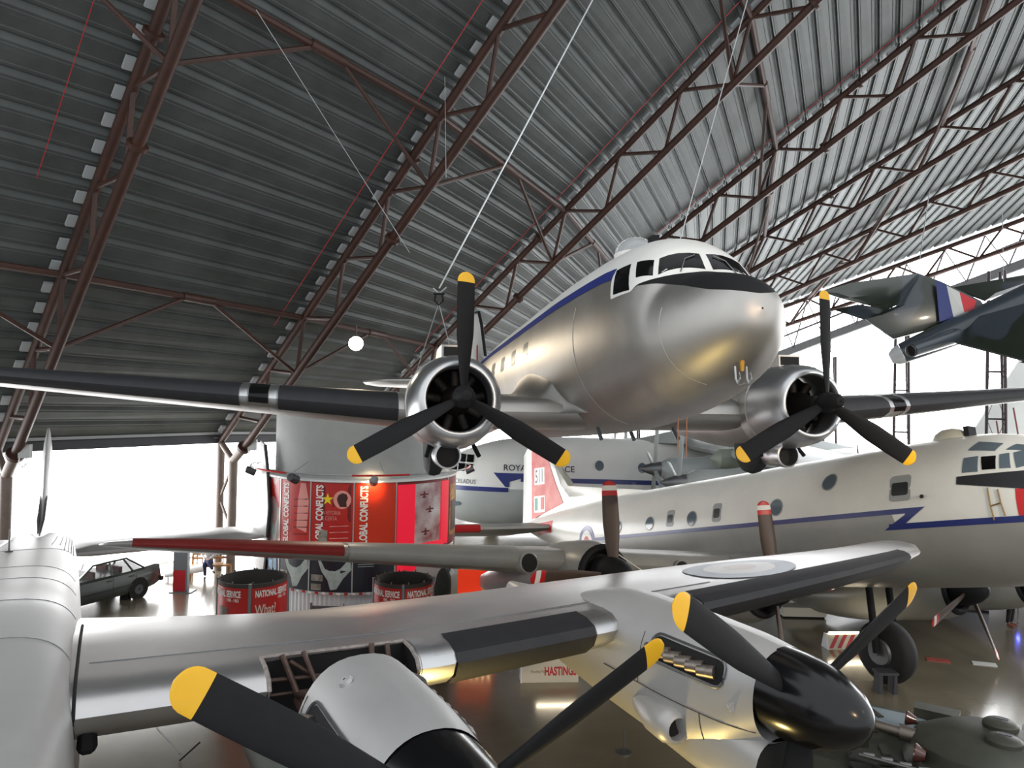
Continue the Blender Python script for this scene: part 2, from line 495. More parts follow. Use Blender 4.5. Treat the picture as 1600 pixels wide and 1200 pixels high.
# longitudinal braces between trusses
bn = {6.5: 'low', 14.26: 'middle', 22.0: 'upper', 29.8: 'top'}
for s0, nm in bn.items():
    for i in range(0, 7):
        if s0 > smax_view[i]+2: continue
        if s0 < 7 and i > 4: continue
        a, b = tp(i, s0), tp(i+1, s0); m = (a+b)/2
        sl = s0-1.38
        la, lb = tp(i, sl, 1), tp(i+1, sl, 1)
        t = empty('roof_brace', m, label='rust brown %s longitudinal tie with two diagonal struts between roof trusses %s' % (nm, ['zero', 'one and two', 'two and three', 'three and four', 'four and five', 'five and six', 'six and seven'][i] if i else nm + ' left of the first truss'), cat='brace', group='roof braces')
        if i == 0: t['label'] = 'rust brown %s roof tie at the far left edge before the first truss' % nm
        MB().tube(a-m, b-m, .10, n=9).build('tie_tube', M_RUST, t, True)
        u = unit(b-a)
        MB().tube(-u*.35-m*0, la-m, .06, n=7).build('strut', M_RUST, t, True)
        MB().tube(u*.35, lb-m, .06, n=7).build('strut', M_RUST, t, True)
        MB().tube(-u*.5, u*.5, .13, n=10).build('joint_sleeve', M_RUST, t, True)
# thin red cables lying along the deck beside each truss
for i, nm in ((1, 'first'), (2, 'second'), (3, 'third'), (4, 'fourth')):
    f = i-.12 if i > 1 else i-.16
    pts = [rp(f, s)+V(0, 0, -.02) for s in np.arange(9 if i == 1 else 6, smax_view[i], 1.5)]
    MB().path(pts, .012 if i > 1 else .009, 5).build('red_cable', M_RED_WIRE, None, label='thin red cable strung along the deck beside the %s roof truss from the left' % nm, cat='cable', group='red roof cables')

# ---------------------------------------------------------------- glazing (daylit translucent panes)
def day_mat(name, col, st): return mat(name, (.85, .87, .88), .5, emit=(col, st))
M_DAY = day_mat('daylit_glazing', (1., 1., 1.), DAYLIGHT)
M_DAY2 = day_mat('daylit_gable_panel', (.97, .985, 1.), DAYLIGHT*.9)
EV = {0: tp(0, 0), 1: tp(1, 0), 2: tp(2, 0), 3: tp(3, -.5), 4: tp(4, -2.6), 5: tp(5, -2.6), 6: tp(6, -2.6), 7: tp(7, -2.6)}
wn = 0
for i in range(0, 7):
    a, b = EV[i].copy(), EV[i+1].copy(); out = unit(V(-(b-a)[1], (b-a)[0], 0)); wn += 1
    w = empty('window_%d' % wn, (0, 0, 0), kind='structure')
    a = a+out*2.6; b = b+out*2.6
    for k in range(3):
        p, q = a+(b-a)*k/3, a+(b-a)*(k+1)/3
        top0, top1 = a[2]+1.6, b[2]+1.6
        MB().prism([(0, .05), (1, .05), (1, top1), (0, top0)], (p[0], p[1], 0), (q[0]-p[0], q[1]-p[1], 0), (0, 0, 1), out*.04).build('pane', M_DAY, w)
    # dark eave beam
    a = a-out*2.3; b = b-out*2.3
    c = (a+b)/2
    MB().obox((c[0]-out[0]*.1, c[1]-out[1]*.1, (a[2]+b[2])/2+.02), (b-a)/2, out*.12, V(0, 0, .16)).build('eave_beam', mat('dark_eave_beam', srgb(58, 58, 62), .6), w)
    MB().obox((c[0]-out[0]*.3, c[1]-out[1]*.3, (a[2]+b[2])/2+.26), (b-a)/2, out*.06, V(0, 0, .05)).build('eave_rail', mat('pale_eave_rail', srgb(150, 152, 152), .5), w)
# gable wall beyond the last truss
G0 = tp(7, 0); gh = unit(V(TL[7][1][0], TL[7][1][1], 0)); gout = unit(V(gh[1], -gh[0], 0)); gout = gout if gout[1] > 0 else -gout
gsl = TL[7][1][2]/math.hypot(TL[7][1][0], TL[7][1][1])
def gtop(t): return G0[2]+gsl*t+.1
def gbeam(t): return max(5.0, 7+1.1*(4.95+(t/1.1-33.7)*.335))
gw = empty('window_%d' % (wn+1), (0, 0, 0), kind='structure')
GB = V(G0[0], G0[1], 0)+gout*.9
t0 = -4.
M_GFR = mat('gable_frame', srgb(88, 88, 92), .6)
t = -4.
while t < 58:
    z = 0.
    while z < 22:
        w_ = 6.2; a0, a1 = t, t+w_-.05; z0, z1 = z+.012, z+1.03
        c0, c1 = min(gbeam(a0), gtop(a0)), min(gbeam(a1), gtop(a1))
        poly = None
        if z1 <= min(c0, c1): poly = [(a0, z0), (a1, z0), (a1, z1), (a0, z1)]
        elif z0 < max(c0, c1):
            if z0 < c0: poly = [(a0, z0), (a1, z0), (a1, min(z1, c1)), (a0, min(z1, c0))]
            else:
                tt = a0+(z0-c0)/(c1-c0)*(a1-a0); poly = [(tt, z0), (a1, z0), (a1, min(z1, c1))]
        if poly: MB().prism(poly, GB, gh, (0, 0, 1), gout*.05).build('pane', M_DAY2, gw)
        z += 1.042
    if 1:
        # sloping glazed band above the beam
        for a0 in (t, t+3.1):
            a1 = a0+3.02; b0, b1 = gbeam(a0)+.55, gbeam(a1)+.55; e0, e1 = gtop(a0)+.2, gtop(a1)+.2
            if e1-b1 > .1 and e0 > b0+.1: MB().prism([(a0, b0), (a1, b1), (a1, e1), (a0, e0)], GB, gh, (0, 0, 1), gout*.05).build('band_pane', M_DAY2, gw)
    t += 6.2
mb = MB(); c0 = GB-gout*.12
mb.prism([(14, gbeam(14)), (58, gbeam(58)), (58, gbeam(58)+.5), (14, gbeam(14)+.5)], c0, gh, (0, 0, 1), gout*.2)
mb.build('sloping_beam', mat('grey_gable_beam', srgb(118, 120, 122), .55, var=.1), gw)
for a0 in np.arange(18, 56, 2.05):
    b0 = gbeam(a0)+.5; e0 = gtop(a0)
    if e0 > b0+.2:
        MB().tube(c0+gh*a0+V(0, 0, b0), c0+gh*(a0+.9)+V(0, 0, gtop(a0+.9)), .05, n=6).build('glazing_bar', M_GFR, gw)
        MB().tube(c0+gh*(a0+.9)+V(0, 0, gtop(a0+.9)), c0+gh*(a0+2.05)+V(0, 0, gbeam(a0+2.05)+.5), .035, n=6).build('glazing_bar', M_GFR, gw)
MB().prism([(16, gbeam(16)+1.45), (58, gbeam(58)+1.6), (58, gbeam(58)+1.72), (16, gbeam(16)+1.57)], c0, gh, (0, 0, 1), gout*.1).build('glazing_rail', M_GFR, gw)

# lattice columns of the gable wall
def lattice(px, Y, zt, label, w=.8, z0=1.3):
    p = at(px, 640, Y); b = V(p[0], p[1], 0); t = empty('lattice_column', b, label=label, cat='column', group='gable lattice columns')
    feet = [V(-.55, .1, 0)*w*1.1, V(.25, -.25, 0)*w*1.2, V(.62, .3, 0)*w*1.2]; tops = [V(-.52, .1, 0)*w, V(.1, -.25, 0)*w, V(.22, .3, 0)*w]
    for f, q in zip(feet, tops): MB().tube(f, q+V(0, 0, zt), .075, n=7).build('leg', M_COLB, t, True)
    for z in np.arange(z0, zt-.5, 2.15):
        s = z/zt; P = [f*(1-s)+q*s+V(0, 0, z) for f, q in zip(feet, tops)]
        for a, b2 in ((0, 1), (1, 2), (2, 0)): MB().tube(P[a], P[b2], .045, n=6).build('tie', M_COLB, t, True)
        s2 = (z+2.15)/zt
        Q = [f*(1-s2)+q*s2+V(0, 0, z+2.15) for f, q in zip(feet, tops)]
        if z+2.15 < zt:
            MB().tube(P[0], Q[1], .014, n=4).build('rod', M_COLB, t)
            MB().tube(P[1], Q[0], .014, n=4).build('rod', M_COLB, t)
M_COLB = mat('dark_brown_column', srgb(70, 58, 60), .55, var=.2)
lattice(1412, 38, 11.6, 'dark lattice column below the tail of the camouflaged jet')
lattice(1560, 33.5, 13.2, 'dark lattice column against the bright wall at the right edge', .85, 2.15)
lattice(1300, 44, 9.8, 'dark lattice column behind the right hand propeller of the silver airliner', .8)
lattice(992, 47, 7.2, 'dark lattice column showing below the belly of the silver airliner', .9)

# Y-topped eave columns
M_COL = mat('taupe_column_paint', srgb(112, 98, 90), .5, var=.15)
def ycolumn(i, label):
    b = V(EV[i][0], EV[i][1], 0); t = empty('eave_column', b, label=label, cat='column', group='eave columns')
    d = TL[i][1]; h = unit(V(d[0], d[1], 0)); zt = EV[i][2]
    e = unit(V(-h[1], h[0], 0))
    top_u = tp(i, 0)-b; lowend = tp(i, 1.1, 1)-b
    p1 = h*(-.05); p2 = h*.95
    n2 = V(p2[0], p2[1], zt-.75)
    MB().tube(p1, V(p1[0], p1[1], zt-.1), .15, n=12).build('post', M_COL, t, True)
    MB().tube(p2, n2, .17, n=12).build('post', M_COL, t, True)
    MB().tube(V(p1[0], p1[1], zt-.12), n2, .12, n=10).build('branch', M_COL, t, True)
    MB().tube(n2, lowend, .16, n=10).build('branch', M_COL, t, True)
    MB().tube(lowend-d*.06, lowend+d*.06, .26, n=14).build('flange', M_RUST, t, True)
    MB().tube(V(p1[0], p1[1], zt-.1), top_u, .14, n=10).build('branch', M_RUST, t, True)
    zz = [zt-.9, zt-2.3, zt-3.4, .4]
    for k in range(3):
        a, c = (p2, p1) if k % 2 == 0 else (p1, p2)
        MB().tube(V(a[0], a[1], zz[k]), V(c[0], c[1], zz[k+1]), .06, n=8).build('diagonal', M_COL, t, True)
    # small junction box with a loop handle
    bx = lowend+V(.35, -.1, .12)
    MB().obox(bx, V(.16, 0, 0), V(0, .08, 0), V(0, 0, .2)).build('equipment_box', mat('pale_box', srgb(176, 178, 176), .5), t)
    MB().path([bx+V(-.1, -.1, -.2), bx+V(-.1, -.1, -.38), bx+V(0, -.1, -.46), bx+V(.1, -.1, -.38), bx+V(.1, -.1, -.2)], .02, 6).build('bracket', M_WIRE, t)
ycolumn(1, 'taupe twin post eave column at the far left edge of the hall')
ycolumn(2, 'taupe twin post eave column beside the round display tower')
# ================================================================ suspended silver airliner
DK_O = V(2.1045, 10.6789, 6.5043+.5); DK_R = Rm(-1.35992, .08105, .005)
dk = empty('propeller_airliner', DK_O, DK_R, label='suspended silver twin engined airliner with white roof, blue stripe and black propellers', cat='aircraft')
DF = Fus([(2.88, .79, .77, .012), (2.85, .93, .62, .16), (2.77, 1.05, .49, .29), (2.6, 1.17, .34, .45), (2.35, 1.29, .19, .61), (2.05, 1.38, .05, .75), (1.75, 1.46, -.05, .86),
          (1.58, 1.68, -.11, .92), (1.38, 1.90, -.17, .97), (1.1, 2.06, -.22, 1.02), (.75, 2.16, -.28, 1.07), (.3, 2.22, -.33, 1.11), (-.6, 2.27, -.40, 1.17), (-2, 2.29, -.44, 1.22), (-7, 2.24, -.40, 1.22), (-10, 2.16, -.05, 1.1),
          (-13, 2.02, .45, .78), (-16, 1.86, 1.0, .36), (-17.3, 1.7, 1.35, .05)], 2.1)
def pl(x, pts): return float(np.interp(x, [p[0] for p in pts], [p[1] for p in pts]))
ZW = [(-20, 1.72), (.66, 1.72), (.70, 1.70), (.92, 1.24), (1.36, 1.25), (1.44, 1.33), (1.62, 1.38), (1.76, 1.46)]
ZH = [(1.38, 1.26), (1.44, 1.31), (1.65, 1.30), (2.1, 1.18), (2.5, 1.05), (2.73, 1.0), (2.86, .95)]
def a_white(x): return 0. if x > 1.76 else DF.th_of_z(x, pl(x, ZW))
def a_hood(x): return DF.th_of_z(x, pl(x, ZH)) if x > 1.40 else a_white(x)
xs = sorted(set(np.round(np.concatenate([np.linspace(-17.3, -2, 26), np.linspace(-1.6, .6, 12), np.linspace(.66, 1.8, 40), np.linspace(1.85, 2.7, 18), [2.77, 2.81, 2.84, 2.86, 2.875, 2.88]]), 4)))
DF.skin([x for x in xs if x <= 1.76], lambda x: -a_white(x), a_white, 22).build('roof_skin', M_WHITE, dk, True, 60)
for sg in (-1, 1):
    DF.skin([x for x in xs if 1.38 <= x <= 2.86], lambda x: sg*a_white(x), lambda x: sg*max(a_white(x), a_hood(x)), 10).build('anti_glare_panel', M_BLACK, dk, True, 60)
DF.skin(xs, lambda x: max(a_white(x), a_hood(x) if x < 2.861 else 0), lambda x: 2*PI-max(a_white(x), a_hood(x) if x < 2.861 else 0), 44).build('fuselage_skin', M_ALU, dk, True, 60)
for sg in (-1, 1):
    DF.band(np.linspace(-16.3, .76, 50), lambda x: 1.56 if x < .5 else 1.56-(x-.5)*.1, lambda x: 1.722 if x < .6 else 1.70, sg, .006, 3).build('blue_stripe', M_BLUE, dk, True)
    for nm, P in (('side_window', [(.79, .87, 1.66), (1.08, .78, 1.68), (1.33, .92, 1.28), (.97, 1.0, 1.29)]),
                  ('sliding_window', [(1.19, .74, 1.68), (1.42, .61, 1.66), (1.56, .69, 1.42), (1.36, .84, 1.44)]),
                  ('windscreen', [(1.45, .545, 1.67), (1.53, .045, 1.75), (1.705, .05, 1.49), (1.60, .63, 1.42)])):
        snap_patch(DF, [(x, sg*y, z) for x, y, z in P], .004, 3, 4, True).build(nm, M_GLASS, dk, True, label='dark glass pane')
    for k in range(7):
        DF.plate(rrect(-3.2-1.06*k, 1.12, .38, .30, .07), sg, .004, 1).build('cabin_window', mat('grey_cabin_window', srgb(128, 130, 128), .3, .4), dk, True)
# rivet seams round the fuselage and along it
for x in (-.35, 1.95):
    for sg in (-1, 1): MB().path([DF.pt(x, sg*t, .002) for t in np.linspace(1.25, 2.9, 18)], .004, 4).build('panel_seam', mat('seam_grey', srgb(186, 184, 178), .5, .5), dk)
# wiper arms
for sg in (-1, 1):
    MB().path([DF.pt(1.70, sg*.42, .02), DF.pt(1.6, sg*.28, .03), DF.pt(1.57, sg*.12, .03)], .008, 5).build('wiper', M_STEEL, dk)
# astrodome
MB().lathe([(-.06, .34), (.08, .34), (.09, .31)], (-.72, 0, 2.26), (0, 0, 1), 28).build('dome_ring', M_WHITE, dk, True)
M_DOME = mat('clear_perspex', srgb(196, 202, 204), .08, alpha=.5, coat=.6)
MB().lathe([(.08+.27*math.sin(a), .325*math.cos(a)) for a in np.linspace(0, PI/2-.02, 9)], (-.72, 0, 2.26), (0, 0, 1), 28, False, True).build('astrodome', M_DOME, dk, True, label='clear plastic dome')
MB().box((-.1, -.05, 2.22), (.1, .05, 2.42)).build('aerial_mast', M_BLACK, dk)
# pitot heads under the nose
MB().tube((2.45, -.02, .30), (2.45, -.02, .14), .035, .02).build('pitot_mount', mat('brass', srgb(180, 130, 50), .4, .8), dk, True)
for y in (-.09, .05): MB().path([(2.42, y, .2), (2.43, y, .06), (2.47, y, .0), (2.52, y, .05), (2.52, y, .12)], .012, 6).build('pitot_tube', M_WIRE, dk, True)
# belly aerials
for x, y, l in ((.6, -.15, .55), (.55, .0, .55)): MB().tube((x, y+.2, -.28), (x-.05, y+.2, -.28-l), .008, n=6).build('belly_aerial', mat('copper', srgb(170, 110, 80), .4, .7), dk, True)
for x, y in ((-1.2, -.5), (-1.6, .2), (-1.0, .7)):
    MB().tube((x, y, -.38), (x+.18, y, -.55), .035, n=8).build('belly_drain', M_STEEL, dk, True)
# wing
def dle(y): y = abs(y); return (-1.35, -.12) if y < 3.3 else (-1.35-(y-3.3)*.262, -.12+(y-3.3)*.089)
for sg in (-1, 1):
    st = []
    for y, c, t in ((0, 4.35, .15), (3.3, 4.35, .15), (8, 3.35, .13), (12, 2.35, .12), (13.7, 1.8, .1), (14.3, 1.2, .09), (14.55, .5, .08)):
        x, z = dle(min(y, 13.7)); x -= {14.3: .45, 14.55: .95}.get(y, 0); z += (y-13.7)*.089 if y > 13.7 else 0
        st.append((sg*y, x, z, c, t))
    W = Wing(st)
    wb = W.body([sg*y for y in (0, 1.5, 3.3, 5, 6.5, 8, 10, 12, 13.7, 14, 14.3, 14.45, 14.55)]).build('wing', M_ALU, dk, True, 50)
    for y0, y1 in ((3.62, 5.45), (6.05, 13.6)):
        W.strip([sg*y for y in np.linspace(y0, y1, 8)], -2, 4, .008).build('deicer_boot', M_BOOT, wb, True)
    for y0, y1 in ((5.47, 5.58), (5.92, 6.03)):
        W.strip([sg*y0, sg*y1], -3, 4, .012).build('boot_edge_strip', M_ALU2, wb, True)
    W.strip([sg*5.6, sg*5.75, sg*5.9], -1, 3, .012).build('landing_light_window', M_GLASS, wb, True, label='dark landing light window')
    # wing root fillet
    R = []
    for t in np.linspace(0, 1, 22):
        x = -.9-5.0*t; rr = .66*math.sin(PI*(t*.96))**.75*(1-.35*t)+.012
        zw = (W.top(x, sg*1.6)[2] if x < -1.40 else -.12)-.03
        y0 = DF.side(x, zw+rr, 1, 0)[1]-.04
        R.append([V(x, sg*(y0+rr-rr*math.cos(a)), zw+rr-rr*math.sin(a)) for a in np.linspace(0, PI/2, 9)])
    MB().rings(R, close=False).build('root_fillet', M_ALU, dk, True, 60)
    # engine nacelle
    Y = sg*2.82
    n_ = MB()
    cowl = [(-1.5, .70), (-1.2, .705), (-.9, .69), (-.62, .645), (-.47, .585), (-.40, .535), (-.385, .50), (-.40, .475), (-.5, .465), (-.8, .47)]
    cw = MB().lathe(cowl, (0, Y, 0), (1, 0, 0), 40).build('engine_cowling', M_ALU2, dk, True, 60)
    MB().lathe([(-1.515, .702), (-1.49, .72), (-1.24, .722), (-1.225, .706)], (0, Y, 0), (1, 0, 0), 40).build('cowling_band', M_ALU, cw, True)
    NF = Fus([(-1.48, .66, -.66, .66), (-2.2, .58, -.70, .64), (-3.2, .40, -.64, .58), (-4.4, .14, -.48, .46), (-5.6, -.1, -.3, .12)], 2)
    m_ = NF.skin(np.linspace(-5.6, -1.48, 16), lambda x: 0, lambda x: 2*PI, 28); m_.v = [(x, y+Y, z) for x, y, z in m_.v]
    nac = m_.build('nacelle', M_ALU, dk, True)
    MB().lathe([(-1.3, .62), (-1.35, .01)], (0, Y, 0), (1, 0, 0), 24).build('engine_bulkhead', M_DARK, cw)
    for k in range(9):
        a = 2*PI*k/9+.2; d = V(0, math.cos(a), math.sin(a)); c = V(-.95, Y, 0)
        MB().tube(c+d*.18, c+d*.44, .075, .085, 10).build('engine_cylinder', mat('engine_metal', srgb(30, 25, 22), .55, .5, var=.4, scale=12), cw, True)
    MB().lathe([(-1.2, .24), (-.75, .22), (-.55, .15), (-.3, .12)], (0, Y, 0), (1, 0, 0), 18, True, True).build('gear_casing', mat('engine_metal', 0), cw, True)
    # carburettor intake on top
    P = [(-.98, .98, .66), (-1.5, .98, .62), (-2.4, .60, .5)]
    MB().rings([[(-1.0, Y-.2, .64), (-1.0, Y+.2, .64), (-1.0, Y+.2, .86), (-1.0, Y-.2, .86)], [(-1.6, Y-.2, .5), (-1.6, Y+.2, .5), (-1.6, Y+.2, .86), (-1.6, Y-.2, .86)],
                [(-2.5, Y-.2, .3), (-2.5, Y+.2, .3), (-2.5, Y+.15, .56), (-2.5, Y-.15, .56)]]).build('air_intake', M_ALU, nac)
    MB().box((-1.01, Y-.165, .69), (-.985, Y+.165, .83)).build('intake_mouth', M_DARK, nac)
    # oil cooler tube below
    oc = MB().lathe([(-2.1, .10), (-1.6, .19), (-1.1, .205), (-1.0, .20), (-.99, .175), (-1.15, .17)], (0, Y-.09, -.84), (1, 0, -.03), 24).build('oil_cooler', M_ALU2, nac, True, 60)
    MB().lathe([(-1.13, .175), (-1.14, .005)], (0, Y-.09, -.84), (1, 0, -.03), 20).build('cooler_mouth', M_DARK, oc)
    # part retracted wheel
    MB().lathe([(-.14, .2), (-.14, .36), (-.09, .45), (0, .475), (.09, .45), (.14, .36), (.14, .2)], (-1.95, Y-.2, -.66), (0, 1, 0), 28, True, True).build('wheel', M_RUBBER, dk, True)
    for q in (.35, -.3):
        MB().tube((-1.5, Y+q, -.6), (-1.35, Y+q*1.25, -.82), .035, n=8).build('exhaust_stub', M_BLACK, nac, True)
    # propeller
    pr = MB().lathe([(-.22, .10), (-.12, .15), (.0, .16), (.05, .13), (.1, .125), (.2, .115), (.27, .07), (.285, .01)], (0, Y, 0), (1, 0, 0), 20).build('propeller_hub', M_BLACK, dk, True)
    add_prop(pr, (-.05, Y, 0), 1.755, 3, math.radians(1.1), .29, .145, M_BLACK, [M_YEL], tw0=-42, tw1=-16, rootw=.13)
# tail
fin = [(-12.6, 1.95), (-14.2, 2.5), (-15.0, 3.7), (-15.6, 4.25), (-16.3, 4.35), (-16.9, 4.0), (-17.3, 3.0), (-17.3, 1.75), (-16, 1.85)]
def slab(poly, thick, axis='y'):
    """aerofoil-like plate: outline in (x,z) or (x,y), bulged in the middle"""
    c = np.mean(np.array(poly), 0); n = len(poly); vs = []; 
    for s in (1, -1):
        vs += [(p[0], s*thick*.12, p[1]) for p in poly]; vs += [(c[0]+(p[0]-c[0])*.7, s*thick*.5, c[1]+(p[1]-c[1])*.7) for p in poly]; vs += [(c[0], s*thick*.5, c[1])]
    m = 2*n+1; fs = []
    for i in range(n):
        j = (i+1) % n
        for b in (0, m): fs += [(b+i, b+j, b+n+j, b+n+i), (b+n+i, b+n+j, b+2*n)]
        fs.append((i, j, m+j, m+i))
    if axis == 'z': vs = [(x, z, y) for x, y, z in vs]
    return MB().add(vs, fs)
f_ = slab(fin, .26).build('tail_fin', M_WHITE, dk, True, 60)
MB().path([(-14.15, 0, 2.5), (-14.95, 0, 3.7), (-15.55, 0, 4.25), (-16.2, 0, 4.34)], .06, 6).build('fin_boot', M_BOOT, f_, True)
MB().box((-15.2, -.14, 2.3), (-14.95, .14, 3.0)).build('fin_flash_red', M_RED, f_)
for sg in (-1, 1):
    t_ = slab([(-14.2, sg*.2), (-14.9, sg*3.3), (-15.6, sg*4.0), (-16.4, sg*3.9), (-16.9, sg*2.4), (-16.9, sg*.2)], .22, 'z'); t_.v = [(x, y, z+1.7) for x, y, z in t_.v]
    t_.build('tailplane', M_ALU, dk, True, 60)
# suspension cables
def cable(pts, r, label, rig=None):
    return MB().path(pts, r, 5).build('suspension_cable', M_WIRE, None, label=label, cat='cable', group='suspension cables')
D2W = lambda q: DK_O + DK_R @ V(q)
sh = at(686, 462, 11.9)
topc = at(930, -8, 13.5)
cable([sh+V(0, 0, .12), topc], .014, 'long pale steel cable rising from the shackle over the left engine')
cable([sh-V(0, 0, .12), D2W((-3.0, -3.3, .42))], .008, 'short steel cable from the shackle down to the left wing')
cable([sh-V(0, 0, .12), D2W((-2.3, -2.6, .55))], .008, 'short steel cable from the shackle down to the left engine')
cable([D2W((.2, .3, 2.25)), at(1170, -8, 11.3)], .008, 'steel cable rising from the cockpit roof of the silver airliner')
cable([at(640, 395, 16.5), at(400, 15, 13.2)], .007, 'thin steel cable crossing the roof panels left of the second truss')
cable([at(697, 278, 17.2), at(695, 120, 17.8)], .006, 'thin steel cable hanging at the second truss node')
s_ = empty('shackle', sh, label='dark bow shackle hanging above the left engine of the airliner', cat='shackle')
MB().path([V(-.05, 0, .02), V(-.07, 0, -.08), V(0, 0, -.15), V(.07, 0, -.08), V(.05, 0, .02)], .018, 6).build('bow', M_BLACK, s_, True)
MB().tube((-.09, 0, .03), (.09, 0, .03), .02).build('pin', M_BLACK, s_, True)
MB().path([V(-.1, 0, .12), V(0, 0, .03), V(.12, 0, .14)], .014, 5).build('link', M_WIRE, s_, True)
# ================================================================ foreground silver transport (high wing, four engines)
YK_O = V(-5.169, 6.542, 3.264); YK_R = Rm(-1.068, .004, 0)
yk = empty('transport_aircraft', V(YK_O[0], YK_O[1], 0), Rm(-1.068), label='silver high winged four engined transport in the foreground with yellow tipped black propellers', cat='aircraft')
yz = YK_O[2]
def ysh(mb):   # local frame has its origin at the aircraft axis; the Empty stands on the floor
    mb.v = [(x, y, z+yz) for x, y, z in mb.v]; return mb
def ybuild(mb, *a, **k): return ysh(mb).build(*a, **k)
M_YKW = mat('silver_wing_paint', srgb(196, 194, 194), .33, .88, var=.1, scale=1.4, bump=.08, bscale=4)
M_YK = mat('silver_dope_paint', srgb(178, 177, 176), .42, .3, var=.1, scale=.9, bump=.05, bscale=5)
YF = Fus([(8.0, .2, -.6, .15, 2.5), (7.6, .7, -.95, .6, 2.7), (6.8, 1.12, -1.15, .95, 3), (5.8, 1.45, -1.25, 1.14, 4), (4, 1.54, -1.3, 1.2, 5), (1.2, 1.53, -1.3, 1.22, 5.5), (-1, 1.42, -1.3, 1.22, 5), (-2.6, 1.22, -1.35, 1.2, 4.4), (-6, .82, -1.45, 1.10, 3.6),
          (-10, .40, -1.45, .95, 4.2), (-13, .07, -1.3, .80, 5), (-14.4, -.05, -1.2, .74, 5), (-14.6, -.09, -1.15, .72, 5), (-15.4, -.3, -1.0, .5, 4), (-16.6, -.5, -.9, .12, 2.4)])
ybuild(YF.skin(sorted(set(list(np.linspace(-16.6, 8, 60))+[7.9, 7.95])), lambda x: 0, lambda x: 2*PI, 64), 'fuselage', M_YK, yk, True, 60)
M_SEAM = mat('panel_seam', srgb(110, 112, 114), .6)
def seam(pts, r=.006): ybuild(MB().path(pts, r, 4), 'panel_seam', M_SEAM, yk)
for th in (.18, .36, .52, .66, .78, .9): seam([YF.pt(x, th, .002) for x in np.linspace(-13.2, -9.6 if th > .4 else -10.6, 8)], .011)
for x in (-9.5, -6.2, -4.4, -1.8, .3): seam([YF.pt(x, t, .001) for t in np.linspace(-.9, 1.0, 18)], .005)
seam([YF.pt(x, -.3+.025*x*0, .002) for x in np.linspace(-13, -4, 8)], .006)
ybuild(MB().lathe([(0, .07), (.02, .07), (.03, .02), (.45, .008)], YF.pt(-9.2, -.05, 0), (0, 0, 1), 10, True, True), 'aerial_mast', M_STEEL, yk, True)
